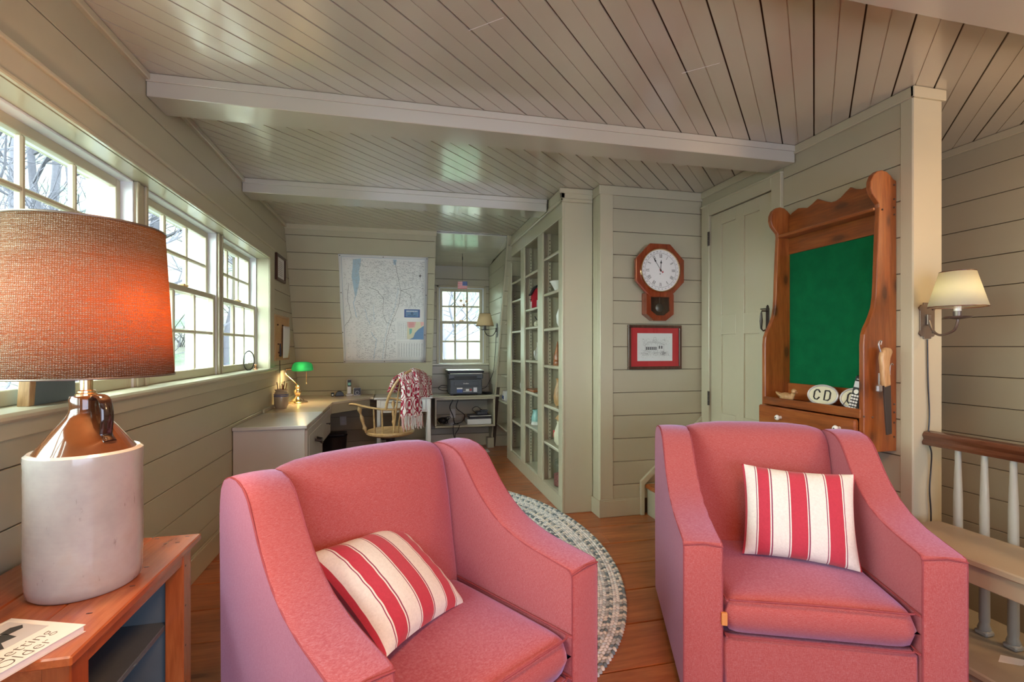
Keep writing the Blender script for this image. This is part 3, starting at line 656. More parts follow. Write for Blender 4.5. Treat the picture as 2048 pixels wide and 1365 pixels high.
for (a, b_), zs in bays:
    for z in zs:
        P_(MB().box(BX+.004, BK, a+.004, b_-.004, z-.020, z, .004).box(BX-.004, BX+.012, a+.004, b_-.004, z-.024, z+.001, .007), 'shelf')
    P_(MB().box(BX, BK, a, b_, 2.31, 2.33), 'bay_top', paint)
    for yy in (b_-.022, a):
        for xx in (BX+.05, BK-.035):
            P_(MB().box(xx, xx+.026, yy, yy+.022, .121, 2.31, .001), 'pilaster')
    h = MB()
    for xx in (BX+.063, BK-.022):
        z = .20
        while z < 2.28:
            h.box(xx-.004, xx+.004, b_-.0235, b_-.0222, z-.004, z+.004); z += .032
    P_(h, 'peg_holes', ink_m)['kind'] = 'stuff'
# open shelves between the bookcase and the sloped wall
us = thing('corner_shelf_unit', 'open painted shelves tucked between bookcase and sloped wall', 'shelves', (1.38, 5.70, 0))
for z in (1.905, 1.585, 1.266, .957, .64, .32): MB().box(1.235, BK, 5.553, ys(z)-.001, z-.022, z, .006).build('shelf', paint_trim, us, world=True)

# ------------------------------------------------------------------ shelf ornaments
def item(name, label, cat, loc, prof, mt, seg=24, group=None, smooth=50, sc_=(1, 1, 1)):
    t = thing(name, label, cat, loc, 0, group); return t
def pot(name, label, cat, loc, prof, mt, part='body'):
    t = thing(name, label, cat, loc); MB().lathe(prof, seg=28).build(part, mt, t, smooth=50); return t
# red barn birdhouse
t = thing('barn_birdhouse', 'red wooden barn birdhouse with black roof in middle bay', 'birdhouse', (1.395, 4.80, 1.673))
body = [(-.07, 0), (.07, 0), (.07, .15), (.045, .205), (0, .235), (-.045, .205), (-.07, .15)]
MB().prism(body, -.05, .06, 'Y').build('barn_body', redbarn_m, t, bevel=.001)
MB().prism([(-.082, .145), (-.052, .212), (0, .247), (.052, .212), (.082, .145), (.09, .155), (.058, .225), (0, .263), (-.058, .225), (-.09, .155)], -.068, .078, 'Y').build('roof', ink_m, t)
MB().box(-.025, .025, -.054, -.048, 0, .10).build('white_door', paint_white, t)
MB().box(-.012, .012, -.054, -.048, .165, .185).build('loft_window', paint_white, t)
MB().box(-.0745, -.068, -.03, .02, 0, .085).build('white_door', paint_white, t)
MB().tube([(-.09, -.03, .105), (.09, -.03, .105)], .004, 8).build('perch', black_m, t)
t = thing('rooster_figurine', 'small black and white rooster figurine on upper shelf', 'figurine', (1.37, 5.30, 1.814))
MB().ball((0, 0, .045), .032, sc_=(1, 1.4, 1.1)).tube([(0, -.02, .06), (0, -.045, .095), (0, -.05, .115)], [.018, .012, .011], 8).box(-.012, .012, -.02, .02, 0, .015, .003).build('body', black_m, t, smooth=50)
MB().ball((0, -.05, .118), .013).build('head', white_gloss, t, smooth=50)
MB().tube([(0, .03, .055), (0, .055, .085), (0, .05, .12)], [.008, .012, .005], 6).build('tail', white_gloss, t, smooth=50)
t = thing('decorative_plate', 'round pale plate standing on edge in farthest bay', 'plate', (1.42, 5.28, 1.475))
MB().lathe([(0, 0), (.055, .002), (.09, .014), (.092, .017), (.055, .006), (0, .005)], (0, 0, .092), 32, axis='X').build('plate_disc', white_gloss, t, smooth=50)
t = thing('pottery_animal', 'small cream pottery animal with dark antlers on shelf', 'figurine', (1.36, 4.72, 1.494))
MB().ball((0, 0, .035), .026, sc_=(1, 1.6, 1.1)).ball((0, -.04, .055), .017).box(-.015, -.005, -.03, .03, 0, .03, .003).box(.005, .015, -.03, .03, 0, .03, .003).build('body', cream_ink, t, smooth=50)
MB().tube([(0, -.04, .065), (-.02, -.045, .09), (-.028, -.04, .11)], .004, 6).tube([(0, -.04, .065), (.02, -.045, .09), (.028, -.04, .11)], .004, 6).tube([(-.018, -.043, .085), (-.03, -.06, .10)], .003, 6).build('antlers', black_m, t)
t = pot('pottery_bottle', 'grey pottery bottle with round side label, middle bay', 'bottle', (1.37, 4.68, 1.167), [(.028, 0), (.042, .02), (.046, .06), (.036, .10), (.017, .13), (.015, .165), (.022, .18)], grey_pot)
MB().lathe([(0, 0), (.026, .001), (.028, -.004)], (-.042, -.01, .07), 16, axis='X').build('oval_label', white_gloss, t)
t = thing('wooden_box', 'open dark wooden box with hinged slatted lid on shelf', 'box', (1.36, 4.66, .857))
MB().box(-.085, .085, -.12, .12, 0, .022, .004).build('tray', turned_wood, t)
lid = MB().box(.075, .088, -.12, .12, .022, .15, .003).build('lid', dark_wood, t)
m_ = MB()
for k in range(5): m_.box(.070, .076, -.11, .11, .035+.022*k, .045+.022*k, .001)
m_.build('slat', turned_wood, lid)
t = thing('teal_pitcher', 'speckled teal pottery pitcher on second lowest shelf', 'pitcher', (1.36, 4.72, .519))
MB().lathe([(.04, 0), (.05, .02), (.052, .07), (.04, .11), (.035, .13), (.042, .15)], seg=28).build('body', teal_pot, t, smooth=50)
MB().tube([(0, .045, .12), (0, .085, .10), (0, .085, .06), (0, .05, .035)], .006, 8).build('handle', teal_pot, t, smooth=50)
MB().lathe([(.055, 0), (.058, .006), (.05, .03), (.052, .035)], (0, 0, 0), 20).build('base_band', white_gloss, t, smooth=50)
t = thing('white_pitcher', 'small white cream pitcher in the farthest bookcase bay', 'pitcher', (1.365, 5.24, .817))
MB().lathe([(.03, 0), (.045, .03), (.046, .07), (.03, .11), (.034, .13)], seg=28).build('body', white_gloss, t, smooth=50)
MB().tube([(0, .035, .12), (0, .07, .105), (0, .07, .06), (0, .04, .045)], .006, 8).build('handle', white_gloss, t, smooth=50)
MB().tube([(0, -.028, .122), (0, -.05, .135)], [.012, .005], 8).build('spout', white_gloss, t, smooth=50)
pot('glass_cloche', 'dark glass bottle on the bottom shelf, farthest bay', 'bottle', (1.37, 5.22, .131), [(.045, 0), (.05, .02), (.05, .12), (.03, .16), (.014, .18), (.014, .21)], slate_paint)
pot('white_bowl', 'flared white bowl on the nearest bay upper shelf', 'bowl', (1.345, 3.945, 1.766), [(.035, 0), (.04, .005), (.085, .085), (.09, .09), (.084, .088), (.038, .012), (0, .01)], white_gloss)
pot('white_vase', 'slim white vase half hidden behind nearest bookcase stile', 'vase', (1.34, 3.865, 1.46), [(.03, 0), (.05, .04), (.055, .10), (.035, .16), (.02, .19), (.028, .21)], white_gloss)
pot('wooden_cone', 'turned wooden cone ornament with ringed base on shelf', 'ornament', (1.345, 4.01, 1.14), [(.040, 0), (.042, .008), (.037, .012), (.04, .02), (.036, .028), (.039, .036), (.034, .044), (.037, .052), (.033, .06), (.034, .075), (.028, .10), (.014, .15), (.003, .205), (0, .207)], turned_wood)
pot('wooden_vase', 'tall pale turned wooden vase in the nearest bay', 'vase', (1.345, 3.98, .793), [(.028, 0), (.04, .03), (.045, .08), (.036, .14), (.02, .19), (.017, .215), (.026, .235), (.02, .233), (.012, .215)], light_wood)
t = thing('rooster_pitcher', 'painted rooster-shaped pitcher on nearest bay lower shelf', 'pitcher', (1.345, 3.93, .468))
MB().lathe([(.035, 0), (.055, .03), (.06, .09), (.04, .15), (.03, .18), (.034, .2)], seg=28).build('body', cream_ink, t, smooth=50)
MB().ball((0, .01, .225), .033, sc_=(1, 1.2, 1)).tube([(-.02, .03, .225), (-.03, .055, .215)], [.012, .003], 8).build('head', light_wood, t, smooth=50)
MB().box(-.004, .004, -.03, .03, .245, .265, .003).box(-.052, -.045, .0, .05, .06, .12, .003).build('comb', red_ink, t, smooth=50)
t = thing('potpourri_jar', 'lidded glass jar of potpourri on the bottom shelf', 'jar', (1.35, 3.925, .122))
MB().lathe([(.0, .001), (.062, .001), (.066, .01), (.066, .17), (.055, .195), (.05, .20)], seg=32, caps=False).build('glass_body', jar_glass, t, smooth=50)
MB().lathe([(0, .004), (.060, .005), (.062, .02), (.062, .10), (.04, .108), (0, .105)], seg=28).build('potpourri', potp_m, t, smooth=30)
MB().lathe([(.05, .2), (.056, .204), (.056, .215), (.03, .235), (.012, .245), (.018, .262), (0, .27)], seg=28).build('lid', jar_glass, t, smooth=50)

# ------------------------------------------------------------------ desk run
dk = thing('corner_desk', 'painted built-in corner desk with a diagonal front under the windows', 'desk', (-.86, 4.9, 0))
D_ = lambda m, n, mt=desk_top_m, **k: m.build(n, mt, dk, world=True, **k)
yb_ = ys(.744)-.004
top = [(XL+.002, 4.442), (-.630, 4.442), (-.636, 5.19), (-.29, 5.60), (-.262, 5.60), (-.262, yb_), (XL+.002, yb_)]
D_(MB().prism(top, .716, .744, 'Z'), 'desk_top', bevel=.005)
D_(MB().box(XL+.001, XL+.018, 4.442, yb_-.02, .744, .775, .003), 'backsplash', paint_trim)
slabm = [(ys(.744)-.016, .744), (ys(.744)-.001, .744), (ys(.790)-.001, .790), (ys(.790)-.016, .790)]
D_(MB().prism(slabm, XL, -.26, 'X'), 'backsplash', paint_trim)
ap = [(-.640, 5.02), (-.650, 5.20), (-.30, 5.615), (-.318, 5.635), (-.672, 5.215), (-.66, 5.02)]
D_(MB().prism(ap, .625, .716, 'Z'), 'apron', paint)
dr_ = MB().box(-.648, -.632, 4.46, 4.99, .47, .705, .003)
D_(MB().box(-1.09, -.650, 4.445, 5.02, .46, .716, .002), 'drawer_case', paint)
dd = D_(dr_, 'drawer', paint_grey)
MB().box(-.636, -.631, 4.50, 4.95, .51, .665, .004).build('drawer_panel', paint_grey, dd, world=True)
MB().tube([(-.631, 4.70, .60), (-.60, 4.70, .60)], [.004, .004], 8).tube([(-.60, 4.675, .60), (-.60, 4.725, .60)], .006, 8).build('knob', black_m, dd, world=True, smooth=50)
# file cabinet at the near end of the desk
fc = thing('file_cabinet', 'glossy pale grey painted cabinet at the window end of the desk', 'cabinet', (-.86, 4.05, 0))
MB().box(XL+.004, -.640, 3.690, 4.435, 0.03, .722, .002).build('body', paint_grey, fc, world=True)
MB().box(XL+.003, -.622, 3.672, 4.438, .722, .745, .003).build('cabinet_top', paint_grey, fc, world=True)
for z0, z1 in ((.40, .705), (.06, .385)):
    d_ = MB().box(-.644, -.626, 3.71, 4.43, z0, z1, .003).build('drawer', paint_grey, fc, world=True)
    MB().box(-.630, -.623, 3.78, 4.36, z0+.05, z1-.05, .004).build('drawer_panel', paint_grey, d_, world=True)
    MB().tube([(-.626, 4.02, z0+.18), (-.585, 4.03, z0+.17), (-.580, 4.07, z0+.15), (-.585, 4.11, z0+.17), (-.626, 4.12, z0+.18)], [.010, .012, .012, .012, .010], 10).build('handle', black_m, d_, world=True, smooth=50)
# writing table with drawer
wt = thing('writing_table', 'white writing table with one drawer behind the spindle chair', 'table', (.06, 5.75, 0))
MB().box(-.255, .385, 5.555, ys(.73)-.004, .715, .738, .005).build('table_top', paint_grey, wt, world=True)
MB().box(-.215, .355, 5.585, 5.61, .565, .715, .002).box(-.215, .355, 5.88, 5.89, .565, .715).build('apron', paint_white, wt, world=True)
d_ = MB().box(-.17, .31, 5.575, 5.59, .585, .70, .003).build('drawer', paint_white, wt, world=True)
MB().box(-.13, .27, 5.572, 5.577, .605, .612).box(-.13, .27, 5.572, 5.577, .675, .682).box(-.13, -.123, 5.572, 5.577, .605, .682).box(.263, .27, 5.572, 5.577, .605, .682).build('drawer_moulding', grey_ink, d_, world=True)
for x in (-.205, .345):
    for y in (5.60, 5.86): MB().prism([(x-.02, y-.02), (x+.02, y-.02), (x+.02, y+.02), (x-.02, y+.02)], .02, .72, 'Z').build('leg', paint_white, wt, world=True, bevel=.003)

# printer shelf unit
ps = thing('printer_shelf', 'painted box shelf in the dormer under the printer', 'shelf', (.80, 6.12, 0))
MB().box(DX0+.0, 1.235, 5.915, 6.36, .680, .702, .006).build('shelf_top', paint_trim, ps, world=True)
MB().box(DX0+.035, DX0+.057, 5.935, 6.36, .335, .680, .003).build('side_panel', paint_trim, ps, world=True)
MB().box(1.155, 1.177, 5.935, 6.36, .335, .680, .003).build('side_panel', paint_trim, ps, world=True)
MB().box(DX0+.035, 1.177, 5.930, 6.36, .315, .340, .004).build('lower_shelf', paint_trim, ps, world=True)
MB().box(DX0+.035, 1.177, 5.930, 5.95, .655, .680, .003).build('face_rail', paint_trim, ps, world=True)

# printer
pr_ = thing('printer', 'dark grey laser printer with white lid edge on dormer shelf', 'printer', (.82, 6.13, .702))
def q_(m, n, mt, p=None, **k): return m.build(n, mt, p or pr_, **k)
q_(MB().box(-.20, .20, -.165, .18, .012, .20, .012).box(-.215, .215, -.155, .18, .20, .262, .010), 'body', dgrey_m)
q_(MB().box(-.225, .225, -.165, .18, .272, .305, .010), 'scanner_lid', black_m)
q_(MB().box(-.200, .200, -.170, -.160, .262, .272, .003).box(-.22, .22, -.168, .16, .304, .309, .002), 'lid_edge', white_m)
q_(MB().box(-.145, .135, -.1600, -.150, .185, .238), 'paper_slot', ink_m)
q_(MB().box(-.15, .15, -.169, -.160, .118, .170, .003), 'front_flap', dgrey_m)
q_(MB().box(-.195, .195, -.169, -.163, .02, .104, .003), 'paper_drawer', dgrey_m)
q_(MB().box(-.115, -.045, -.1705, -.1685, .078, .095), 'label_white', white_m); q_(MB().box(-.115, -.045, -.1706, -.1684, .035, .076), 'label_blue', navy_ink)
q_(MB().box(-.038, .075, -.1705, -.1685, .045, .092), 'label_dark', grey_ink); q_(MB().box(-.005, .035, -.1715, -.170, .055, .078).box(-.038, .075, -.1715, -.170, .045, .049), 'label_strip', white_m)
q_(MB().box(.045, .066, -.1715, -.170, .058, .076), 'label_red', red_ink)
q_(MB().box(.09, .135, -.1705, -.1685, .04, .095), 'label_grey', silver_m)
text('brand_lettering', 'brother', .022, white_m, pr_, Tm((0, -.1698, .146), (pi/2, 0, 0)))
q_(MB().box(-.19, -.15, -.13, -.09, 0, .014).box(.15, .19, -.13, -.09, 0, .014).box(-.19, -.15, .11, .15, 0, .014).box(.15, .19, .11, .15, 0, .014), 'feet', black_m)
def cable(name, label, pts, r=.004, mt=black_m, cat='cable'):
    o = MB().tube(smooth_path(pts), r, 6).build(name, mt, None, smooth=60); return tag(o, label, cat)
def smooth_path(pts, n=8):
    P = [Vector(p) for p in pts]; P = [P[0]*2-P[1]]+P+[P[-1]*2-P[-2]]; out = []
    for i in range(1, len(P)-2):
        for k in range(n):
            t_ = k/n; a, b_, c, d = P[i-1], P[i], P[i+1], P[i+2]
            out.append(0.5*((2*b_)+(c-a)*t_+(2*a-5*b_+4*c-d)*t_*t_+(3*b_-a-3*c+d)*t_**3))
    return out+[P[-2]]
cable('power_cable', 'black cable looping out behind the printer', [(.62, 6.24, .80), (.54, 6.20, .81), (.50, 6.18, .775), (.56, 6.2, .745), (.66, 6.26, .74)])
cable('power_cable', 'black cable from printer up toward the dormer sconce', [(1.03, 6.2, .75), (1.08, 6.05, .79), (1.13, 6.1, .85), (1.165, 5.98, 1.0), (1.172, 5.9, 1.25), (1.174, 5.86, 1.47)], .0035)
t = thing('power_adapter', 'black power adapter lying beside the printer', 'adapter', (1.10, 6.10, .702), .3)
MB().box(-.05, .05, -.06, .06, 0, .028, .006).build('adapter_case', black_m, t); MB().tube(smooth_path([(-.03, .06, .014), (-.06, .09, .02), (-.02, .12, .04), (0, .10, .06)]), .004, 6).build('lead', black_m, t)
cable('power_cable', 'black cable hanging below printer shelf, nearer the chair', [(.66, 5.975, .650), (.62, 5.97, .56), (.66, 5.965, .45), (.68, 5.98, .36), (.73, 6.0, .35)], .006)
cable('power_cable', 'twisted black cable drooping over the printer box shelf', [(.72, 5.97, .650), (.70, 5.955, .55), (.80, 5.96, .46), (.77, 5.975, .38), (.70, 5.99, .352), (.66, 5.98, .346)], .005)
cable('power_cable', 'black cable pair dangling under the box shelf', [(.66, 5.925, .345), (.655, 5.92, .30), (.67, 5.94, .20), (.70, 6.0, .13), (.69, 6.02, .21), (.72, 5.95, .29), (.735, 5.923, .345)], .005)
# lower shelf contents
t = thing('network_device', 'small black device in a tangle of leads on box shelf', 'device', (.545, 6.10, .340))
MB().ball((0, 0, .045), .045, sc_=(1.3, 1.2, .9)).build('housing', black_m, t, smooth=50)
m_ = MB()
for k in range(4): m_.tube(smooth_path([(-.06+.03*k, -.05, .01), (-.08+.04*k, -.07, .06+.01*k), (0+.03*k, -.06, .09), (.06, -.05+.02*k, .03), (.02*k, -.08, .012)]), .004, 6)
m_.build('leads', black_m, t)
t = thing('paper_ream', 'white paper ream box lying on the box shelf', 'paper', (.985, 6.09, .340))
MB().box(-.15, .15, -.12, .12, 0, .065, .003).build('wrapper', white_m, t)
t = thing('binder', 'black folder stacked on the white paper ream', 'folder', (1.0, 6.09, .405))
MB().box(-.14, .14, -.12, .12, 0, .034, .005).build('cover', black_m, t); MB().box(-.135, .135, -.122, -.118, .034, .042).build('paper_edge', white_m, t)
t = thing('office_gadget', 'dark blue-grey hand tool case on top of the black folder', 'gadget', (1.03, 6.08, .447))
MB().box(-.07, .07, -.07, .07, 0, .04, .010).box(-.02, .08, -.05, .04, .04, .055, .004).build('case', dgrey_m, t); MB().tube(smooth_path([(-.07, -.03, .02), (-.12, -.02, .07), (-.06, 0, .10), (.0, -.03, .06)]), .004, 6).build('lead', black_m, t)
# box of tissues on corner shelf
t = thing('storage_carton', 'small white carton with blue print on corner shelf', 'box', (1.335, 5.93, .640))
MB().box(-.055, .055, -.10, .10, 0, .115, .002).build('carton', white_m, t); MB().box(-.0565, -.054, -.03, .07, .01, .05).build('blue_print', navy_ink, t)
# floor register
t = thing('floor_register', 'pale metal floor register in front of the printer shelf', 'vent', (.92, 5.99, .0))
MB().box(-.19, .19, -.075, .075, 0, .006, .002).build('frame', register_m, t)
for k in range(9): MB().box(-.17, .17, -.066+.0155*k-.003, -.066+.0155*k+.003, .006, .009).build('louvre', register_m, t)
# outlets
for (x, z, lb, nm) in ((-.63, .42, 'white wall outlet below the corner desk', 'wall_outlet'), (.25, .40, 'white wall jack plate under the writing table', 'wall_outlet'), (.70, .43, 'white outlet plate behind printer shelf cables', 'wall_outlet')):
    y = ys(z)-.001 if x < .4 else DYB-.001
    t = thing(nm, lb, 'outlet', (x, y, z), rot=((atan2(SL, 1) if x < .4 else 0), 0, 0))
    MB().box(-.036, .036, -.006, 0, -.058, .058, .002).build('plate', white_gloss, t)
    for dz in (-.022, .022): MB().lathe([(0, -.009), (.015, -.008), (.016, -.005)], (0, 0, dz), 14, axis='Y').build('socket', grey_ink if x > .2 and x < .3 else white_m, t)
# waste bin
t = thing('waste_bin', 'black plastic waste bin under the corner desk', 'bin', (-.66, 5.42, 0))
MB().lathe([(.0, .01), (.11, .0), (.14, .36), (.145, .37), (.138, .37), (.108, .012)], seg=28, caps=False).build('bucket', black_m, t, smooth=50)
MB().box(-.13, .13, -.09, .09, .365, .40, .01).build('swing_lid', black_m, t)

# ------------------------------------------------------------------ desk objects
bl = thing('banker_lamp', 'lit brass banker lamp with green glass shade on the desk', 'lamp', (-.965, 5.19, .744))
MB().lathe([(.092, 0), (.095, .006), (.088, .014), (.06, .02), (.055, .035), (.03, .05), (.018, .07), (.026, .085), (.034, .105), (.03, .125), (.014, .14), (.02, .15), (.024, .165), (.012, .18), (0, .182)], seg=32).build('base', brass_m, bl, smooth=50)
MB().tube(smooth_path([(0, 0, .175), (-.02, -.01, .20), (-.065, -.02, .245), (-.105, -.03, .29), (-.10, -.03, .325), (-.085, -.03, .335), (.04, -.03, .337)]), .006, 8).build('arm', brass_m, bl, smooth=50)
def half_shell(r, l, z0, cx):
    def fn(u, v):
        a = -pi*0.06+pi*1.12*v; x = (u-.5)*2; k = sqrt(max(0, 1-(abs(x)**4.5)))*.85+.15
        return (cx+x*l/2, -.03-r*cos(a)*1.0*(k), z0+r*sin(a)*k*1.05)
    return fn
MB().grid(16, 14, half_shell(.072, .195, .33, .05)).build('glass_shade', green_glass_m, bl, smooth=60, solid=.004)
MB().lathe([(.0, -.05), (.014, -.045), (.016, 0), (.014, .04), (0, .05)], (.05, -.03, .336), 12, axis='X').build('bulb', bulb_m, bl, smooth=60)
MB().tube([(.095, -.075, .33), (.095, -.075, .20)], .0022, 6).ball((.095, -.075, .195), .006).build('pull_chain', brass_m, bl)
lamp('banker_lamp_light', 'POINT', (-.915, 5.130, 1.083), 7.5, (1.0, .66, .34), .02)
t = thing('pencil_crock', 'stoneware crock with dark bands holding pencils', 'crock', (-1.03, 4.79, .744))
MB().lathe([(.048, 0), (.060, .03), (.062, .10), (.055, .14), (.048, .15), (.056, .17), (.048, .17), (.042, .15), (.05, .1), (.045, .02), (0, .015)], seg=32).build('crock', stone_glaze, t, smooth=50)
for z in (.108, .122): MB().lathe([(.0625, z-.003), (.0632, z), (.0618, z+.004)], seg=32, caps=False).build('band', navy_ink, t, smooth=50)
for k, (x, y, h) in enumerate([(-.02, -.01, .235), (.0, .02, .22), (.02, -.015, .245), (.01, .0, .21), (-.01, .02, .20), (.028, .01, .225)]):
    tag(MB().tube([(-1.03+x*.5, 4.79+y*.5, .78), (-1.03+x*1.6, 4.79+y*1.6, .744+h)], .004, 6).build('pencil', turned_wood if k % 2 else dark_wood, None), 'pencil standing in the banded stoneware crock', 'pencil', 'pencils in the crock')
# phone, cradle and speaker on the corner desk
t = thing('cordless_phone', 'cordless phone standing in silver base by the map', 'phone', (-.535, 5.80, .744), .25)
MB().box(-.038, .038, -.03, .04, 0, .02, .006).build('charging_base', silver_m, t)
MB().box(-.024, .024, -.010, .018, .018, .185, .008).build('handset', silver_m, t); MB().box(-.020, .020, -.013, -.008, .105, .18, .003).build('screen_panel', black_m, t)
MB().box(-.015, .015, -.015, -.012, .12, .15).build('display', teal_ink, t)
m_ = MB(); [m_.box(-.015+.011*i, -.007+.011*i, -.013, -.009, .035+.013*j, .043+.013*j) for i in range(3) for j in range(5)]; m_.build('keypad', white_m, t)
t = thing('answering_machine', 'square black answering machine with silver rim on desk', 'phone base', (-.450, 5.81, .744), .15, None)
MB().box(-.042, .042, -.02, .03, 0, .088, .008).build('housing', silver_m, t); MB().box(-.037, .037, -.023, -.018, .01, .084, .004).build('faceplate', black_m, t)
MB().lathe([(.018, 0), (.020, -.002), (.017, -.003)], (0, -.022, .035), 20, axis='Y', caps=False).build('speaker_ring', silver_m, t)
t = thing('tape_dispenser', 'low dark tape dispenser next to the cordless phone', 'dispenser', (-.665, 5.78, .744), .2)
MB().prism([(-.02, 0), (.075, 0), (.07, .035), (.045, .058), (.01, .058), (-.015, .03)], -.025, .025, 'Y').build('body', black_m, t, bevel=.006)
MB().box(-.062, -.028, -.02, .02, 0, .042, .006).build('stamp_block', black_m, t); MB().box(-.055, -.038, -.0215, -.0195, .012, .024).build('label', white_m, t)
# round glass disc on the window stool
t = thing('glass_suncatcher', 'round glass disc with dark rim leaning on the window stool', 'suncatcher', (-1.165, 4.30, 1.110), rot=(0, 0, radians(-14)))
MB().lathe([(.075, -.002), (.078, 0), (.075, .002), (.072, 0)], (0, 0, .078), 40, axis='X', caps=False).tube([(.075*0+.0, .078*cos(a), .078+.078*sin(a)) for a in [2*pi*i/40 for i in range(40)]], .004, 6, closed=True).build('rim', iron_m, t, smooth=60)
MB().lathe([(0, -.001), (.076, -.001), (.076, .001), (0, .001)], (0, 0, .078), 32, axis='X').build('glass_disc', jar_glass, t)
MB().tube([(0.002, -.04, .06), (.002, -.01, .10), (.002, .03, .12)], .002, 5).tube([(.002, -.02, .05), (.002, .01, .07), (.002, .045, .075)], .002, 5).build('etched_stems', pewter_m, t)
t = thing('copper_stand', 'tiny copper easel behind the round glass disc', 'stand', (-1.150, 4.43, 1.110))
MB().lathe([(.018, 0), (.018, .006), (.008, .01), (.006, .03), (.012, .04), (0, .048)], seg=16).build('post', copper_m, t, smooth=50)
# slate on the near sill
t = thing('slate_plaque', 'dark slate plaque with pale edge on the sill behind the jug', 'plaque', (-1.155, 1.985, 1.110), pi/2)
MB().prism([(-.10, 0), (.11, 0), (.105, .14), (-.085, .14)], -.012, .016, 'Y').build('slate', slate_paint, t, bevel=.002)
MB().prism([(-.128, 0), (-.101, 0), (-.086, .14), (-.113, .14)], -.014, .018, 'Y').build('wood_edge', light_wood, t, bevel=.002)

# wall pictures on the left wall
t = thing('framed_certificate', 'small certificate in dark wood frame beside the window', 'picture', (XL, 5.06, 2.05))
yy = .18
for a in ((-.18, -.15, -.125, .125), (.15, .18, -.125, .125), (-.15, .15, .098, .125), (-.15, .15, -.125, -.098)): MB().box(0, .022, a[0], a[1], a[2], a[3], .004).build('frame_side', dark_wood, t)
MB().box(.002, .010, -.152, .152, -.10, .10).build('paper', white_m, t)
m_ = MB(); [m_.box(.010, .0106, -.09+random.random()*.02, .09-random.random()*.03, .06-.018*k, .063-.018*k) for k in range(8)]; m_.build('written_lines', grey_ink, t)['kind'] = 'stuff'
t = thing('cork_board', 'cork pin board in wooden frame next to the banker lamp', 'board', (XL, 5.115, 1.385))
MB().box(.001, .012, -.29, .29, -.205, .205).build('cork_panel', cork_m, t)
for a in ((-.30, -.28, -.215, .215), (.28, .30, -.215, .215), (-.28, .28, .195, .215), (-.28, .28, -.215, -.195)): MB().box(0, .018, a[0], a[1], a[2], a[3], .003).build('frame_side', light_wood, t)
for y, z in ((-.2, .12), (.0, .12), (.22, .08), (.2, -.09), (-.18, -.06), (-.16, -.14)): MB().ball((.018, y, z), .008, u=8, v=6).build('push_pin', dark_wood, t)
def sheet(y0, y1, z0, z1, tw, x):
    return lambda u, v: (x+.02*tw*sin(v*2.2)*(u), y0+(y1-y0)*u+.03*v*(.5-u), z0+(z1-z0)*v)
o = MB().grid(6, 10, sheet(5.07, 5.30, 1.19, 1.50, 1, XL+.030)).build('pinned_paper', white_m, None, smooth=60, solid=.0008); tag(o, 'curling white papers pinned on the cork board', 'paper')
o = MB().tube([(XL+.024, 4.985, 1.33), (XL+.026, 4.99, 1.22)], [.006, .009], 8).ball((XL+.025, 4.99, 1.215), .012).build('key_ring', black_m, None, smooth=50); tag(o, 'dark key fob hanging from a cork board pin', 'keys')
cable('wire', 'thin black wire running down the wall under cork board', [(XL+.006, 5.05, 1.17), (XL+.006, 5.06, 1.0), (XL+.006, 5.05, .80)], .003)

# ------------------------------------------------------------------ poster map on the sloped wall
mapT = thing('wall_map', 'large state road map poster pinned to the sloped wall', 'map', (-.140, ys(1.693)-.001, 1.693), rot=(atan2(SL, 1), 0, 0))
LW, LH = .925/2, 1.243/2
def mp_build(m, n, mt): return m.build(n, mt, mapT)
MB().grid(12, 16, lambda u, v: (-LW+2*LW*u+(.004*sin(v*9) if u < .05 else 0)+.010*(v-.5)*(-1 if u < .5 else 0), -.004-.003*sin(u*3.1)*sin(v*6.0), -LH+2*LH*v)).build('sheet', white_m, mapT, smooth=60, solid=.0008)
def mline(m, pts, wd, y=-.0085):
    for (x0, z0), (x1, z1) in zip(pts[:-1], pts[1:]):
        dx, dz = x1-x0, z1-z0; l = sqrt(dx*dx+dz*dz) or 1; nx, nz = -dz/l*wd/2, dx/l*wd/2
        m.add([(x0+nx, y, z0+nz), (x0-nx, y, z0-nz), (x1-nx, y, z1-nz), (x1+nx, y, z1+nz)], [(0, 1, 2, 3)])
def wig(pts, n=6, amp=.006, rs=None):
    out = []
    for (x0, z0), (x1, z1) in zip(pts[:-1], pts[1:]):
        for k in range(n): t_ = k/n; out.append((x0+(x1-x0)*t_+random.uniform(-amp, amp), z0+(z1-z0)*t_+random.uniform(-amp, amp)))
    return out+[pts[-1]]
def mc(u, v): return (-LW+2*LW*u, LH-2*LH*v)      # fractions from top left
def mpoly(m, pts, y=-.0082): m.add([(p[0], y, p[1]) for p in pts], [tuple(range(len(pts)))])
m_ = MB(); mpoly(m_, [mc(*p) for p in ((.155, .04), (.245, .03), (.235, .09), (.215, .15), (.225, .21), (.205, .28), (.18, .36), (.165, .36), (.15, .27), (.135, .19), (.15, .11))]); mpoly(m_, [mc(*p) for p in ((.60, .03), (.64, .03), (.63, .08), (.605, .07))])
mp_build(m_, 'lake', blue_ink)
m_ = MB()
for path, wd in (([(.172, .35), (.15, .42), (.16, .50), (.18, .56)], .006), ([(.27, .48), (.30, .56), (.33, .62)], .004), ([(.37, .45), (.38, .60)], .003), ([(.34, .70), (.40, .78), (.38, .86), (.36, .97)], .005), ([(.66, .28), (.62, .45), (.55, .60), (.50, .75), (.47, .97)], .003)):
    mline(m_, wig([mc(*p) for p in path], 8, .006), wd)
mp_build(m_, 'rivers', blue_ink)
m_ = MB()
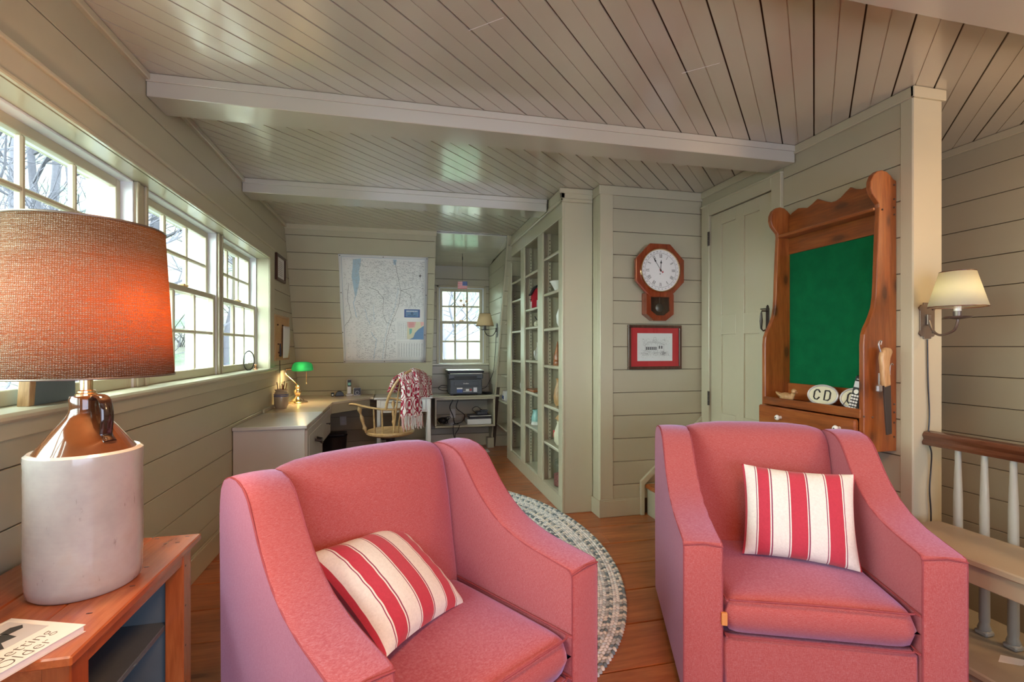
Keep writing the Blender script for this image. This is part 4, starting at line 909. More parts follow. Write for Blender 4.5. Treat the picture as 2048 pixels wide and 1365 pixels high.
for path in ([(.32, .28), (.42, .31), (.49, .38), (.48, .52), (.52, .60), (.57, .62)], [(.57, .62), (.66, .45), (.69, .30), (.64, .12), (.62, .04)], [(.57, .62), (.52, .75), (.50, .96)], [(.69, .30), (.80, .34), (.82, .44)], [(.69, .30), (.84, .27)], [(.04, .64), (.12, .55), (.08, .40), (.10, .25)]):
    mline(m_, wig([mc(*p) for p in path], 9, .004), .0030)
mp_build(m_, 'highways', grey_ink)
m_ = MB(); random.seed(3)
for _ in range(560):
    while True:
        u, v = random.random(), random.random()
        if .05 < u < .95 and .04 < v < .96 and not (u > .62 and v > .47) and not (u < .17 and random.random() < .75) and not (v > .66 and u < .17): break
    a = random.random()*6.28; l = random.uniform(.03, .09); p = mc(u, v); q = (p[0]+cos(a)*l, p[1]+sin(a)*l*.9)
    if abs(q[0]) < LW-.03 and abs(q[1]) < LH-.03: mline(m_, wig([p, q], 5, .004), .0011, -.0082)
for u in (.17, .80): mline(m_, [mc(u, .66), mc(u, .97)], .0010, -.0082)
o = mp_build(m_, 'minor_roads', pale_ink); o['kind'] = 'stuff'
m_ = MB()
for _ in range(3600):
    u, v = random.uniform(.05, .95), random.uniform(.04, .96)
    if (u > .62 and v > .46) or (u < .16 and random.random() < .7): continue
    x, z = mc(u, v); l = random.uniform(.006, .017); m_.add([(x, -.0084, z), (x+l, -.0084, z), (x+l, -.0084, z+.0026), (x, -.0084, z+.0026)], [(0, 1, 2, 3)])
o = mp_build(m_, 'place_names', pale_ink); o['kind'] = 'stuff'
m_ = MB()
for p in ([(.03, .02), (.975, .02), (.975, .975), (.03, .975), (.03, .02)],): mline(m_, [mc(*q) for q in p], .0022)
mp_build(m_, 'border', sea_ink)
def rect_(u0, u1, v0, v1, y=-.0088): a, b_ = mc(u0, v0), mc(u1, v1); return MB().box(a[0], b_[0], y, y+.0006, b_[1], a[1])
mp_build(rect_(.73, .915, .475, .552), 'title_panel', navy_ink); mp_build(rect_(.745, .90, .482, .545, -.0092), 'title_field', sea_ink)
text('title_lettering', 'VERMONT', .020, ink_m, mapT, Tm((mc(.822, 0)[0], -.0095, mc(0, .534)[1]), (pi/2, 0, 0)), .0002, spacing=1.1)
m_ = MB(); [m_.box(mc(.755+.0135*k, 0)[0], mc(.764+.0135*k, 0)[0], -.0098, -.0094, mc(0, .497)[1], mc(0, .488)[1]) for k in range(10)]; mp_build(m_, 'title_upper_line', white_m)
mp_build(MB().lathe([(.007, 0), (.012, 0)], (mc(.822, 0)[0], -.0096, mc(0, .513)[1]), 20, axis='Y', caps=False), 'title_seal', ink_m)
mp_build(rect_(.765, .965, .593, .762, -.0088), 'inset_land', cream_ink)
m_ = MB(); mpoly(m_, [mc(*p) for p in ((.965, .63), (.965, .765), (.79, .765), (.84, .745), (.86, .70), (.90, .665))], -.0096); mp_build(m_, 'inset_sea', sea_ink)
m_ = MB(); mpoly(m_, [mc(*p) for p in ((.765, .593), (.87, .593), (.855, .645), (.79, .655), (.77, .64))], -.0096); mpoly(m_, [mc(*p) for p in ((.925, .593), (.965, .593), (.965, .62), (.93, .64))], -.0096); mp_build(m_, 'inset_province', pink_ink)
m_ = MB(); mpoly(m_, [mc(*p) for p in ((.79, .66), (.825, .66), (.82, .70), (.795, .72))], -.0096); mp_build(m_, 'inset_states', teal_ink)
m_ = MB(); [mline(m_, [mc(.785, .603+.011*k), mc(.845, .603+.011*k)], .003, -.0099) for k in range(4)]; mp_build(m_, 'inset_lettering', red_ink)
m_ = MB()
for p in ([(.648, .595), (.762, .595), (.762, .76), (.648, .76), (.648, .595)], [(.648, .79), (.968, .79), (.968, .945), (.648, .945), (.648, .79)]): mline(m_, [mc(*q) for q in p], .0016)
for k in range(22):
    for j in range(4): mline(m_, [mc(.66+.026*j, .61+.0067*k), mc(.66+.026*j+random.uniform(.008, .02), .61+.0067*k)], .0022)
for j in range(10):
    for k in range(24): mline(m_, [mc(.66+.031*j, .803+.0057*k), mc(.66+.031*j+random.uniform(.012, .018), .803+.0057*k)], .0028)
o = mp_build(m_, 'index_tables', pale_ink); o['kind'] = 'stuff'
x, z = mc(.91, .165); m_ = MB()
m_.add([(x, -.009, z+.03), (x+.004, -.009, z+.004), (x+.024, -.009, z), (x+.004, -.009, z-.004), (x, -.009, z-.03), (x-.004, -.009, z-.004), (x-.024, -.009, z), (x-.004, -.009, z+.004)], [tuple(range(8))]); mp_build(m_, 'compass_rose', ink_m)
for u, v in ((.015, .012), (.49, .012), (.985, .012), (.012, .335), (.985, .34), (.012, .70), (.98, .72), (.02, .985), (.49, .985), (.985, .985)):
    x, z = mc(u, v); MB().lathe([(.005, 0), (.005, -.004), (0, -.005)], (x, -.006, z), 8, axis='Y').build('push_pin', dark_wood, mapT)

# ------------------------------------------------------------------ dormer: hanging flag mobile and sconce
t = thing('flag_mobile', 'hanging mobile of a little flag and stars before dormer window', 'mobile', (.735, 5.66, 2.06))
MB().tube([(0, 0, .325), (0, 0, .0)], .0022, 6).tube([(0, 0, .29), (0, 0, .25)], .005, 6).build('hanging_cord', black_m, t)
MB().box(-.055, .055, -.004, .004, -.085, 0, .001).build('flag', white_m, t)
for k in range(5): MB().box(-.0555, .0555 if k > 1 else .0, -.0055, .0055, -.082+.0175*(4-k)*1.0, -.082+.0175*(4-k)+.009).build('red_stripe', red_ink, t)
MB().box(.0, .0555, -.0058, .0058, -.048, .0005).build('blue_canton', navy_ink, t)
m_ = MB(); [m_.box(.008+.0115*i, .0105+.0115*i, -.0063, .0063, -.042+.0125*j, -.0395+.0125*j) for i in range(4) for j in range(4)]; m_.build('stars', white_m, t)
def star(cx, cz, r): return [(cx+(r if i % 2 == 0 else r*.4)*sin(pi*i/5), cz+(r if i % 2 == 0 else r*.4)*cos(pi*i/5)) for i in range(10)]
for cx, cz, L in ((-.018, -.225, .14), (.015, -.275, .19), (.048, -.23, .145)):
    MB().tube([(cx, 0, -.085), (cx, 0, cz+.02)], .0010, 4).build('thread', black_m, t); MB().prism(star(cx, cz, .026), -.002, .002, 'Y').build('star', light_wood, t)
def sconce(label, shade_m, loc, rz, plate=True, lit=False, R0=.062, R1=.103, hh=.155, reach=.14, nm='wall_sconce', yaw=0.0):
    """local: wall plane y=0, room toward -y"""
    s_ = thing(nm, label, 'sconce', loc, rz)
    pp = [(-.038, -.075), (-.022, -.075), (-.022, -.086), (.022, -.086), (.022, -.075), (.038, -.075), (.052, -.060), (.044, -.048), (.044, .048), (.052, .060), (.038, .075), (.022, .075), (.022, .086), (-.022, .086), (-.022, .075), (-.038, .075), (-.052, .06), (-.044, .048), (-.044, -.048), (-.052, -.060)]
    MB().prism(pp, -.006, 0, 'Y').xf(Matrix.Rotation(-yaw, 4, 'Z')).build('back_plate', pewter_m if lit else iron_m, s_, bevel=.001)
    for z in (-.055, .055): MB().ball((.030, -.006, z), .005, u=8, v=6).xf(Matrix.Rotation(-yaw, 4, 'Z')).build('screw', iron_m, s_)
    MB().box(-.010, .010, -.020, -.004, -.02, .03, .002).build('arm_socket', pewter_m if lit else iron_m, s_)
    arm = [(0, -.016, 0), (0, -.030, -.035), (0, -.055, -.062), (0, -.09, -.070), (0, -reach+.02, -.052), (0, -reach, -.015), (0, -reach, .005)]
    MB().tube(smooth_path(arm), .0055, 8).build('arm', pewter_m if lit else iron_m, s_, smooth=60)
    MB().lathe([(.0, -.004), (.046, .003), (.052, .010), (.046, .009), (0, .006)], (0, -reach, 0), 24).build('bobeche', pewter_m if lit else iron_m, s_, smooth=40)
    MB().lathe([(.016, .010), (.0165, .032), (.014, .034)], (0, -reach, 0), 16).build('socket_cup', pewter_m if lit else iron_m, s_, smooth=40)
    MB().lathe([(.0135, .032), (.0135, .075)], (0, -reach, 0), 16).build('candle_sleeve', white_gloss if lit else iron_m, s_, smooth=40)
    zb = .052
    MB().lathe([(R1, zb), (R0, zb+hh)], (0, -reach, 0), 40, caps=False).build('shade', shade_m, s_, smooth=60, solid=.0015)
    for r, z in ((R1, zb), (R0, zb+hh)): MB().tube([(r*cos(a), -reach+r*sin(a), z) for a in [2*pi*i/40 for i in range(40)]], .0022, 6, closed=True).build('shade_trim', rail_m if lit else iron_m, s_, smooth=60)
    if lit:
        MB().lathe([(0, .075), (.012, .08), (.024, .11), (.02, .135), (0, .148)], (0, -reach, 0), 16).build('bulb', bulb_m, s_, smooth=60)
    return s_
sconce('unlit iron sconce with tan shade beside the dormer window', tan_shade_m, (DX1, 5.83, 1.50), pi/2*3, lit=False, R1=.108, R0=.068, hh=.15, reach=.15)
sconce('lit wall sconce with cream shade on the end post', cream_shade_m, (2.453, 1.811, 1.424), -.28, lit=True, reach=.172, yaw=-.28)
_sx, _sy = 2.453-.172*sin(.28), 1.811-.172*cos(.28)
lamp('sconce_light', 'POINT', (_sx, _sy, 1.535), 7.0, (1.0, .84, .62), .022)
o = MB().tube(smooth_path([(2.452, 1.806, 1.335), (2.456, 1.806, 1.15), (2.462, 1.804, .98), (2.450, 1.80, .86), (2.458, 1.792, .80), (2.466, 1.80, .72), (2.458, 1.80, .62), (2.466, 1.80, .52), (2.466, 1.80, .42)]), .0035, 6).build('lamp_cord', black_m, None, smooth=60); tag(o, 'black lamp cord hanging down the end post', 'cord')

# ------------------------------------------------------------------ wall clock (face looks toward -Y)
ck = thing('wall_clock', 'octagonal cherry wood schoolhouse clock with pendulum window', 'clock', (1.958, 3.459, 1.885))
def octa(r, k=1.0): return [(r*cos(pi/8+pi/4*i)/cos(pi/8)*1.0, r*sin(pi/8+pi/4*i)/cos(pi/8)) for i in range(8)]
MB().prism(octa(.205), -.085, -.055, 'Y').build('octagon_front', clock_m, ck, bevel=.006, bseg=2)
MB().prism(octa(.155), -.056, 0, 'Y').build('case_back', clock_m, ck)
MB().prism([(-.112, -.17), (.112, -.17), (.112, -.335), (.045, -.383), (-.045, -.383), (-.112, -.335)], -.070, 0, 'Y').build('lower_case', clock_m, ck, bevel=.002)
fr = MB()
fo = [(-.115, -.18), (.115, -.18), (.115, -.335), (.047, -.386), (-.047, -.386), (-.115, -.335)]; fi = [(-.078, -.20), (.078, -.20), (.078, -.310), (.030, -.345), (-.030, -.345), (-.078, -.310)]
for i in range(6):
    a, b_, c, d = fo[i], fo[(i+1) % 6], fi[(i+1) % 6], fi[i]; fr.prism([a, b_, c, d], -.084, -.068, 'Y')
fr.build('pendulum_door', clock_m, ck)
MB().prism(fi, -.0715, -.0705, 'Y').build('dark_interior', dark_wood, ck)
MB().lathe([(0, -.004), (.030, -.003), (.034, 0), (0, .001)], (.0, -.0725, -.285), 28, axis='Y').box(-.002, .002, -.0735, -.0715, -.285, -.2).build('pendulum', pewter_m, ck, smooth=50)
MB().prism(fi, -.0805, -.0795, 'Y').build('pendulum_glass', jar_glass, ck)
MB().lathe([(0, -.088), (.158, -.088), (.158, -.084)], (0, 0, 0), 56, axis='Y').build('dial', white_m, ck)
MB().lathe([(.156, -.084), (.160, -.097), (.166, -.098), (.170, -.085)], (0, 0, 0), 56, axis='Y', caps=False).build('brass_bezel', brass_m, ck, smooth=50)
yd = -.0886
m_ = MB()
for k, num in enumerate(['XII', 'I', 'II', 'III', 'IIII', 'V', 'VI', 'VII', 'VIII', 'IX', 'X', 'XI']):
    a = pi/2-k*pi/6; strokes = []; x = 0
    for ch in num:
        if ch == 'I': strokes.append((x, x, .0028)); x += .0062
        elif ch == 'V': strokes += [(x, x+.0045, .0028), (x+.009, x+.0045, .0014)]; x += .0135
        else: strokes += [(x, x+.010, .0028), (x+.010, x, .0014)]; x += .0145
    wdt = x-.0062 if num[-1] == 'I' else x-.0045
    for x0, x1, th in strokes:
        pts = []
        for (xx, rr) in ((x0-wdt/2, .124), (x1-wdt/2, .095)):
            pts.append((rr*cos(a)+xx*sin(a), rr*sin(a)-xx*cos(a)))
        (ax, az), (bx_, bz_) = pts; dx, dz = bx_-ax, bz_-az; l = sqrt(dx*dx+dz*dz); nx, nz = -dz/l*th/2, dx/l*th/2
        m_.add([(ax+nx, yd, az+nz), (ax-nx, yd, az-nz), (bx_-nx, yd, bz_-nz), (bx_+nx, yd, bz_+nz)], [(0, 1, 2, 3)])
m_.build('roman_numerals', ink_m, ck)
m_ = MB()
for r in (.131, .134): pass
m_.lathe([(.1305, -.0887), (.1318, -.0887)], (0, 0, 0), 64, axis='Y', caps=False)
for k in range(60): a = k*pi/30; c, s_ = cos(a), sin(a); m_.add([(.128*c-.0005*s_, yd, .128*s_+.0005*c), (.128*c+.0005*s_, yd, .128*s_-.0005*c), (.1345*c+.0005*s_, yd, .1345*s_-.0005*c), (.1345*c-.0005*s_, yd, .1345*s_+.0005*c)], [(0, 1, 2, 3)])
m_.build('minute_track', ink_m, ck)
for n_ in range(1, 32):
    a = pi/2-n_*2*pi/31
    o = text('date_numeral', str(n_), .0135, ink_m, ck, Matrix.Translation((.1435*cos(a), -.0887, .1435*sin(a))) @ Matrix.Rotation(pi/2, 4, 'X') @ Matrix.Rotation(a-pi/2, 4, 'Z'), .0001)
def hand(name, ang, L, wd, mt, y):      # ang clockwise from 12
    m = MB(); pts = [(-wd*.4, -.012), (wd*.4, -.012), (wd*.35, L*.62), (wd*1.6, L*.70), (wd*.5, L*.84), (0, L), (-wd*.5, L*.84), (-wd*1.6, L*.70), (-wd*.35, L*.62)]
    c, s_ = cos(-ang), sin(-ang); m.prism([(p[0]*c-p[1]*s_, p[0]*s_+p[1]*c) for p in pts], y-.001, y, 'Y'); m.build(name, mt, ck)
hand('hour_hand', radians(3), .082, .005, ink_m, -.0905); hand('minute_hand', radians(-33), .118, .004, ink_m, -.092); hand('date_hand', radians(128), .03, .007, red_ink, -.0895)
MB().lathe([(0, -.096), (.006, -.095), (.006, -.088)], (0, 0, 0), 12, axis='Y').lathe([(0, -.090), (.004, -.0895), (.004, -.088)], (-.004, 0, -.028), 10, axis='Y').build('centre_cap', ink_m, ck)

# framed drawing under the clock
pf = thing('framed_drawing', 'framed ink drawing of a house with red mat under the clock', 'picture', (1.952, 3.459, 1.297))
for a in ((-.228, .228, .150, .172), (-.228, .228, -.172, -.150), (-.228, -.206, -.150, .150), (.206, .228, -.150, .150)): MB().box(a[0], a[1], -.026, 0, a[2], a[3], .003).build('frame_side', dark_wood, pf)
MB().box(-.207, .207, -.014, -.002, -.151, .151).build('red_mat', redmat_m, pf)
MB().box(-.150, .150, -.0155, -.0135, -.108, .108).build('drawing_paper', white_m, pf)
m_ = MB(); random.seed(11)
def il(pts, wd=.0012): mline(m_, pts, wd, -.0160)
il([(-.085, -.03), (-.085, .012), (-.05, .035), (.02, .035), (.02, -.045), (-.085, -.03)]); il([(.02, .03), (.075, .02), (.075, -.035), (.02, -.045)]); il([(-.095, .010), (-.055, .042), (.03, .040), (.085, .018)]); il([(-.02, .04), (-.01, .075), (.005, .078), (.018, .04)]); il([(-.02, .055), (.018, .055)])
for k in range(6): il([(-.08+.016*k, -.03-.001*k), (-.08+.016*k, .008)]); m_.box(-.077+.016*k, -.067+.016*k, -.0163, -.0160, -.022, .002)
for x in (.032, .052): m_.box(x, x+.012, -.0163, -.0160, -.012, .010)
for _ in range(520):
    a = random.gauss(0, 1); x = random.choice([-.10, -.06, .09, .06, 0])+random.gauss(0, .018); z = random.choice([-.05, -.055, -.06, -.04, -.048, .055, .03])+random.gauss(0, .010)
    if abs(x) < .14 and abs(z) < .095: q = random.random()*6.28; l = random.uniform(.003, .010); il([(x, z), (x+cos(q)*l, z+sin(q)*l)], .0008)
o = m_.build('ink_drawing', grey_ink, pf); o['kind'] = 'stuff'
MB().box(-.206, .206, -.019, -.0185, -.15, .15).build('glass', glass_m, pf)

# ------------------------------------------------------------------ pine rack on the right wall (local x = depth toward the room is -X world)
rk = thing('pine_wall_rack', 'knotty pine wall rack with green felt back and drawer', 'rack', (XR, 2.215, .79))
R_ = lambda m, n, mt=rack_m, **k: m.build(n, mt, k.pop('parent', rk), world=True, **k)
pro = [(0, .790), (.197, .790), (.199, .90), (.199, 1.20), (.199, 1.31), (.194, 1.36), (.180, 1.395), (.162, 1.425), (.148, 1.455), (.134, 1.49), (.125, 1.54), (.120, 1.62), (.113, 1.80), (.104, 1.975), (.108, 1.995), (.128, 2.015), (.148, 2.038), (.158, 2.068), (.156, 2.10), (.142, 2.130), (.118, 2.150), (.09, 2.157), (.06, 2.152), (.034, 2.135), (.018, 2.118), (0, 2.112)]
for y0, y1 in ((1.890, 1.916), (2.535, 2.561)):
    m_ = MB().prism([(XR-.001-p[0], p[1]) for p in pro], y0, y1, 'Y'); R_(m_, 'side_panel', bevel=.004, bseg=2)
cr_ = [(2.536, 2.095), (2.512, 2.118), (2.463, 2.135), (2.43, 2.128), (2.395, 2.118), (2.36, 2.132), (2.325, 2.150), (2.30, 2.135), (2.268, 2.118), (2.235, 2.104), (2.205, 2.103), (2.175, 2.112), (2.14, 2.135), (2.115, 2.150), (2.09, 2.133), (2.05, 2.120), (2.0, 2.122), (1.95, 2.14), (1.916, 2.15)]
R_(MB().prism([(2.536, 1.972)]+cr_+[(1.916, 1.972)], XR-.030, XR-.010, 'X'), 'crest_board', rack_my, bevel=.003)
R_(MB().box(XR-.108, XR-.004, 1.916, 2.536, 1.966, 1.984, .004), 'shelf', rack_my)
R_(MB().box(XR-.030, XR-.010, 1.916, 2.536, 1.868, 1.966, .001), 'upper_rail', rack_my)
R_(MB().box(XR-.022, XR-.006, 1.916, 2.536, 1.05, 1.90), 'felt_panel', felt_m)
R_(MB().box(XR-.034, XR-.010, 1.916, 2.536, .98, 1.078, .002), 'lower_rail', rack_my)
R_(MB().box(XR-.198, XR-.006, 1.916, 2.536, .960, .978, .002), 'tray_floor', rack_my)
R_(MB().box(XR-.203, XR-.186, 1.905, 2.548, .952, .998, .004), 'tray_lip', rack_my)
R_(MB().box(XR-.20, XR-.002, 1.916, 2.536, .79, .80).box(XR-.02, XR-.002, 1.916, 2.536, .80, .952), 'drawer_case', rack_my)
dd = R_(MB().box(XR-.222, XR-.195, 1.918, 2.566, .792, .947, .007).box(XR-.205, XR-.03, 1.93, 2.52, .803, .93), 'drawer', rack_my)
for y in (2.387, 2.002): R_(MB().lathe([(0, -.036), (.012, -.034), (.016, -.026), (.012, -.016), (.008, -.010), (.010, 0)], (XR-.221, y, .892), 20, axis='X'), 'knob', white_gloss, parent=dd, smooth=60); R_(MB().ball((XR-.2565, y, .892), .004, u=8, v=6), 'knob_screw', iron_m, parent=dd)
m_ = MB()
for z in (2.09, 2.02, 1.98, 1.945, .98, .93, .86, 1.02): m_.ball((XR-.018, 1.8885, z), .005, u=8, v=5)
m_.ball((XR-.09, 1.8885, 1.965), .005, u=8, v=5); m_.ball((XR-.20, 1.8885, .965), .005, u=8, v=5); m_.ball((XR-.15, 1.8885, .96), .005, u=8, v=5)
R_(m_, 'screw_plug', dark_wood)
# oval plates
def oval(label, y, z, half, tilt, rzz, letters):
    t = thing('oval_plate', label, 'plate', (XR-.115, y, z), rot=(radians(tilt), 0, -pi/2+rzz))
    el = lambda a, b_: [(a*cos(2*pi*i/48), b_*sin(2*pi*i/48)) for i in range(48)]
    MB().prism(el(.098, .056), 0, .005, 'Y').build('plate_body', cream_ink, t)
    MB().tube([(.095*cos(2*pi*i/48), -.001, .053*sin(2*pi*i/48)) for i in range(48)], .0052, 8, closed=True).build('silver_rim', silver_m, t, smooth=60)
    for ch, x in letters:
        m = MB(); W_, Hh, th, cc = .017, .026, .011, .010
        if ch == 'C': pts = [(W_, Hh*.45), (W_, Hh-cc), (W_-cc, Hh), (-W_+cc, Hh), (-W_, Hh-cc), (-W_, -Hh+cc), (-W_+cc, -Hh), (W_-cc, -Hh), (W_, -Hh+cc), (W_, -Hh*.45)]
        else: pts = [(-W_, Hh), (W_-cc, Hh), (W_, Hh-cc), (W_, -Hh+cc), (W_-cc, -Hh), (-W_, -Hh), (-W_, Hh)]
        m.tube([(x+p[0], -.002, p[1]) for p in pts], [(th*.42, .003)]*len(pts), 4, flat=(0, 1, 0)); m.build('embossed_letter_'+ch.lower(), ink_m, t)
    return t
oval('cream oval plate embossed CD leaning in the rack tray', 2.205, 1.036, .098, -12, 0, (('C', -.036), ('D', .032)))
oval('matching oval plate half hidden behind the upright handset', 1.998, 1.036, .098, -12, 0, (('C', -.036), ('D', .032)))
# handset
t = thing('phone_handset', 'black cordless handset with white keys standing in rack tray', 'phone', (XR-.178, 1.976, .979), rot=(radians(-10), radians(7), -pi/2+.05))
MB().box(-.026, .026, 0, .020, 0, .182, .007).build('handset_body', black_m, t); MB().box(-.018, .018, -.0012, .001, .122, .152).build('display', silver_m, t)
MB().lathe([(0, -.003), (.011, -.002), (.012, 0)], (0, 0, .10), 18, axis='Y').build('navigation_key', white_gloss, t)
for j in range(5):
    for i in range(3): MB().box(-.019+.0135*i, -.008+.0135*i, -.0025, .001, .012+.0155*j, .022+.0155*j, .002).build('key', white_m, t)
MB().box(-.012, .012, -.0015, .001, .160, .165).build('earpiece', silver_m, t)
# duck decoy
t = thing('duck_decoy', 'small pale wooden duck decoy on rack tray', 'decoy', (XR-.165, 2.405, .978))
MB().ball((0, 0, .030), .03, sc_=(.8, 1.75, .85), u=20, v=12).tube([(0, .04, .034), (0, .065, .044), (0, .082, .052)], [.016, .010, .003], 8).tube([(0, -.040, .036), (0, -.052, .055)], [.013, .010], 10).ball((0, -.055, .066), .0145, u=14, v=10).build('body', light_wood, t, smooth=60)
MB().tube([(0, -.064, .064), (0, -.082, .060)], [.006, .003], 8).build('bill', turned_wood, t, smooth=60)
t = thing('pen', 'dark blue pen lying in the rack tray by the duck', 'pen', (XR-.175, 2.33, .984)); MB().tube([(0, .05, 0), (0, -.07, 0)], .005, 8).build('barrel', navy_ink, t, smooth=60)
t = thing('pocket_knife', 'flat grey pocket tool lying in front of the oval plate', 'tool', (XR-.175, 2.11, .978)); MB().box(-.012, .012, -.05, .05, 0, .014, .004).build('handle', dgrey_m, t)
t = thing('reading_glasses', 'folded thin black wire spectacles lying by the handset', 'glasses', (XR-.175, 2.035, .984)); MB().tube(smooth_path([(0, .03, 0), (.01, .0, .02), (0, -.04, .06)]), .0018, 6).tube([(.015*cos(a), .035+.02*sin(a), 0) for a in [2*pi*i/20 for i in range(20)]], .0015, 5, closed=True).build('wire_frame', black_m, t)
# old tool hanging on the rack side
t = thing('antique_hand_tool', 'old wooden-gripped steel hand tool hanging on the rack side', 'tool', (XR-.12, 1.862, 1.30))
gp = [(-.045, -.030), (-.040, .0), (-.020, .022), (.012, .020), (.022, .0), (.008, -.03), (.002, -.07), (.006, -.11), (.010, -.16), (-.030, -.17), (-.038, -.12), (-.040, -.07)]
M0 = Matrix.Translation((.0, 0, -.025))
MB().prism([(-(-p[0])+.02, p[1]) for p in gp], -.020, .006, 'Y').xf(M0).build('wooden_grip', light_wood, t, bevel=.009, bseg=3, smooth=60)
MB().prism([(-.012, -.16), (.030, -.16), (.034, -.30), (.036, -.39), (.008, -.395), (-.002, -.29)], -.016, -.008, 'Y').xf(M0).build('steel_blade', rust_m, t, bevel=.001)
MB().tube(smooth_path([(-.025, -.010, .0), (-.034, -.008, .03), (-.030, -.008, .05), (-.018, -.008, .052), (-.022, -.008, .035)]), .004, 6).xf(M0).build('hanging_hook', steel_m, t, smooth=60)
MB().tube(smooth_path([(.030, -.010, -.11), (.027, -.012, -.085), (.030, -.012, -.065), (.040, -.012, -.055), (.048, -.012, -.062)]), .003, 6).xf(M0).build('spring_catch', steel_m, t, smooth=60)
MB().box(-.052, -.020, -.02, -.004, -.19, -.155, .006).box(-.036, -.030, -.012, -.006, -.155, -.10, .001).xf(M0).build('clamp', steel_m, t)

# ------------------------------------------------------------------ stair railing and bench
rl = thing('stair_railing', 'dark handrail on painted turned balusters beside the stairwell', 'railing', (2.46, .7, 0))
hp = [(-.032, .835), (.032, .835), (.036, .850), (.026, .862), (.034, .880), (.024, .897), (0, .902), (-.024, .897), (-.034, .880), (-.026, .862), (-.036, .850)]
MB().prism([(2.46+a, z) for a, z in hp], -2.4, 1.811, 'Y').build('handrail', rail_m, rl, world=True, bevel=.002, smooth=40)
bpro = [(.020, .078), (.024, .088), (.017, .11), (.019, .125), (.0185, .20), (.018, .35), (.0175, .50), (.017, .62), (.0125, .76), (.0115, .84)]
for k in range(36):
    y = 1.681-.1017*k
    if y < -2.3: break
    b_ = MB().lathe(bpro, (2.46, y, 0), 16).box(2.435, 2.485, y-.025, y+.025, .060, .082, .006).build('baluster', baluster_m, rl, world=True, smooth=40)
MB().box(2.150, 2.64, YB, 1.811, .030, .060, .006).box(2.17, 2.62, YB, 1.811, 0, .030).build('curb_board', bench_m, rl, world=True)
o = MB().prism([(2.30, 1.43), (2.36, 1.46), (2.43, 1.40), (2.36, 1.39), (2.33, 1.41)], .0602, .0606, 'Z').build('paint_chip', paint_white, rl, world=True)
bn = thing('bench', 'long worn painted plank bench along the stair railing', 'bench', (2.24, .9, 0))
MB().box(2.085, 2.405, -.3, 1.725, .480, .507, .005).build('seat_plank', bench_m, bn, world=True)
MB().box(2.105, 2.130, -.26, 1.70, .405, .480, .003).box(2.375, 2.395, -.26, 1.70, .405, .480, .003).build('apron', bench_m, bn, world=True)
for y in (1.60, .55, -.2): MB().prism([(2.12, .061), (2.19, .061), (2.20, .16), (2.245, .20), (2.29, .16), (2.30, .061), (2.385, .061), (2.385, .48), (2.12, .48)], y, y+.024, 'Y').build('leg', bench_m, bn, world=True)

# ------------------------------------------------------------------ braided oval rug
rg = thing('braided_rug', 'oval braided rug in grey, white and slate between the chairs', 'rug', (.27, 3.12, 0))
random.seed(5)
A_, B_ = 1.035, 1.52; pt = .034; nr = int(A_/pt)
def lump(m, c, L, W_, Hh, ang, mi):
    ca, sa = cos(ang), sin(ang); n0 = len(m.v); vs = []; seg = 5
    prof = [(-1, 0), (-.62, .72), (0, 1.0), (.62, .72), (1, 0)]
    for a_, r in prof:
        if r == 0: vs.append((a_*L, 0, Hh*.25)); continue
        for j in range(seg): q = pi*j/(seg-1); vs.append((a_*L, -cos(q)*W_*r, .001+Hh*r*sin(q)))
    fs = [(0, 1+j, 2+j) for j in range(seg-1)]
    for k in range(2): fs += [(1+k*seg+j, 1+(k+1)*seg+j, 2+(k+1)*seg+j, 2+k*seg+j) for j in range(seg-1)]
    e = 1+3*seg; fs += [(1+2*seg+j, e, 2+2*seg+j) for j in range(seg-1)]
    m.add([(c[0]+x*ca-y*sa, c[1]+x*sa+y*ca, z) for x, y, z in vs], fs, mi)
MB().prism([((A_-.012)*cos(2*pi*i/72), (B_-.012)*sin(2*pi*i/72)) for i in range(72)], .001, .007, 'Z').build('backing', rug_ms[3], rg)
for r_ in range(nr):
    a_, b_ = A_-pt*(r_+.5), B_-pt*(r_+.5)
    if a_ < .02: break
    m_ = MB(); per = pi*(3*(a_+b_)-sqrt((3*a_+b_)*(a_+3*b_))); n_ = max(6, int(per/.0235))
    pal = random.choice([(0, 1, 2, 3), (0, 0, 1, 2), (0, 5, 1, 0), (0, 1, 0, 3), (5, 3, 2, 1), (1, 2, 4, 3), (0, 1, 3, 2), (2, 0, 2, 3), (0, 4, 1, 2)])
    ts = []; acc = 0; t_ = 0
    while acc < per*.999 and len(ts) < n_:
        ts.append(t_); t_ += (per/n_)/sqrt((a_*sin(t_))**2+(b_*cos(t_))**2); acc += per/n_
    for i, t_ in enumerate(ts):
        x, y = a_*cos(t_), b_*sin(t_); tx, ty = -a_*sin(t_), b_*cos(t_); l = sqrt(tx*tx+ty*ty); tx /= l; ty /= l; nx, ny = ty, -tx; th = atan2(ty, tx)
        for sg, ph in ((1, 0), (-1, .5)):
            mi = pal[(i*2+(sg > 0)) % 3] if random.random() < .72 else random.choice(pal)
            s_ = ph*per/n_
            lump(m_, (x+nx*sg*pt*.235+tx*s_, y+ny*sg*pt*.235+ty*s_), .0160, .0106, .0130+random.uniform(-.001, .0015), th+sg*.55, mi)
    m_.build('braid', rug_ms, rg, smooth=70)

# ------------------------------------------------------------------ spindle-back swivel chair with coverlet
sp = thing('spindle_chair', 'maple bow-back spindle armchair on a swivel at the desk', 'chair', (-.07, 5.10, 0), atan2(.61, -.79)+pi/2)
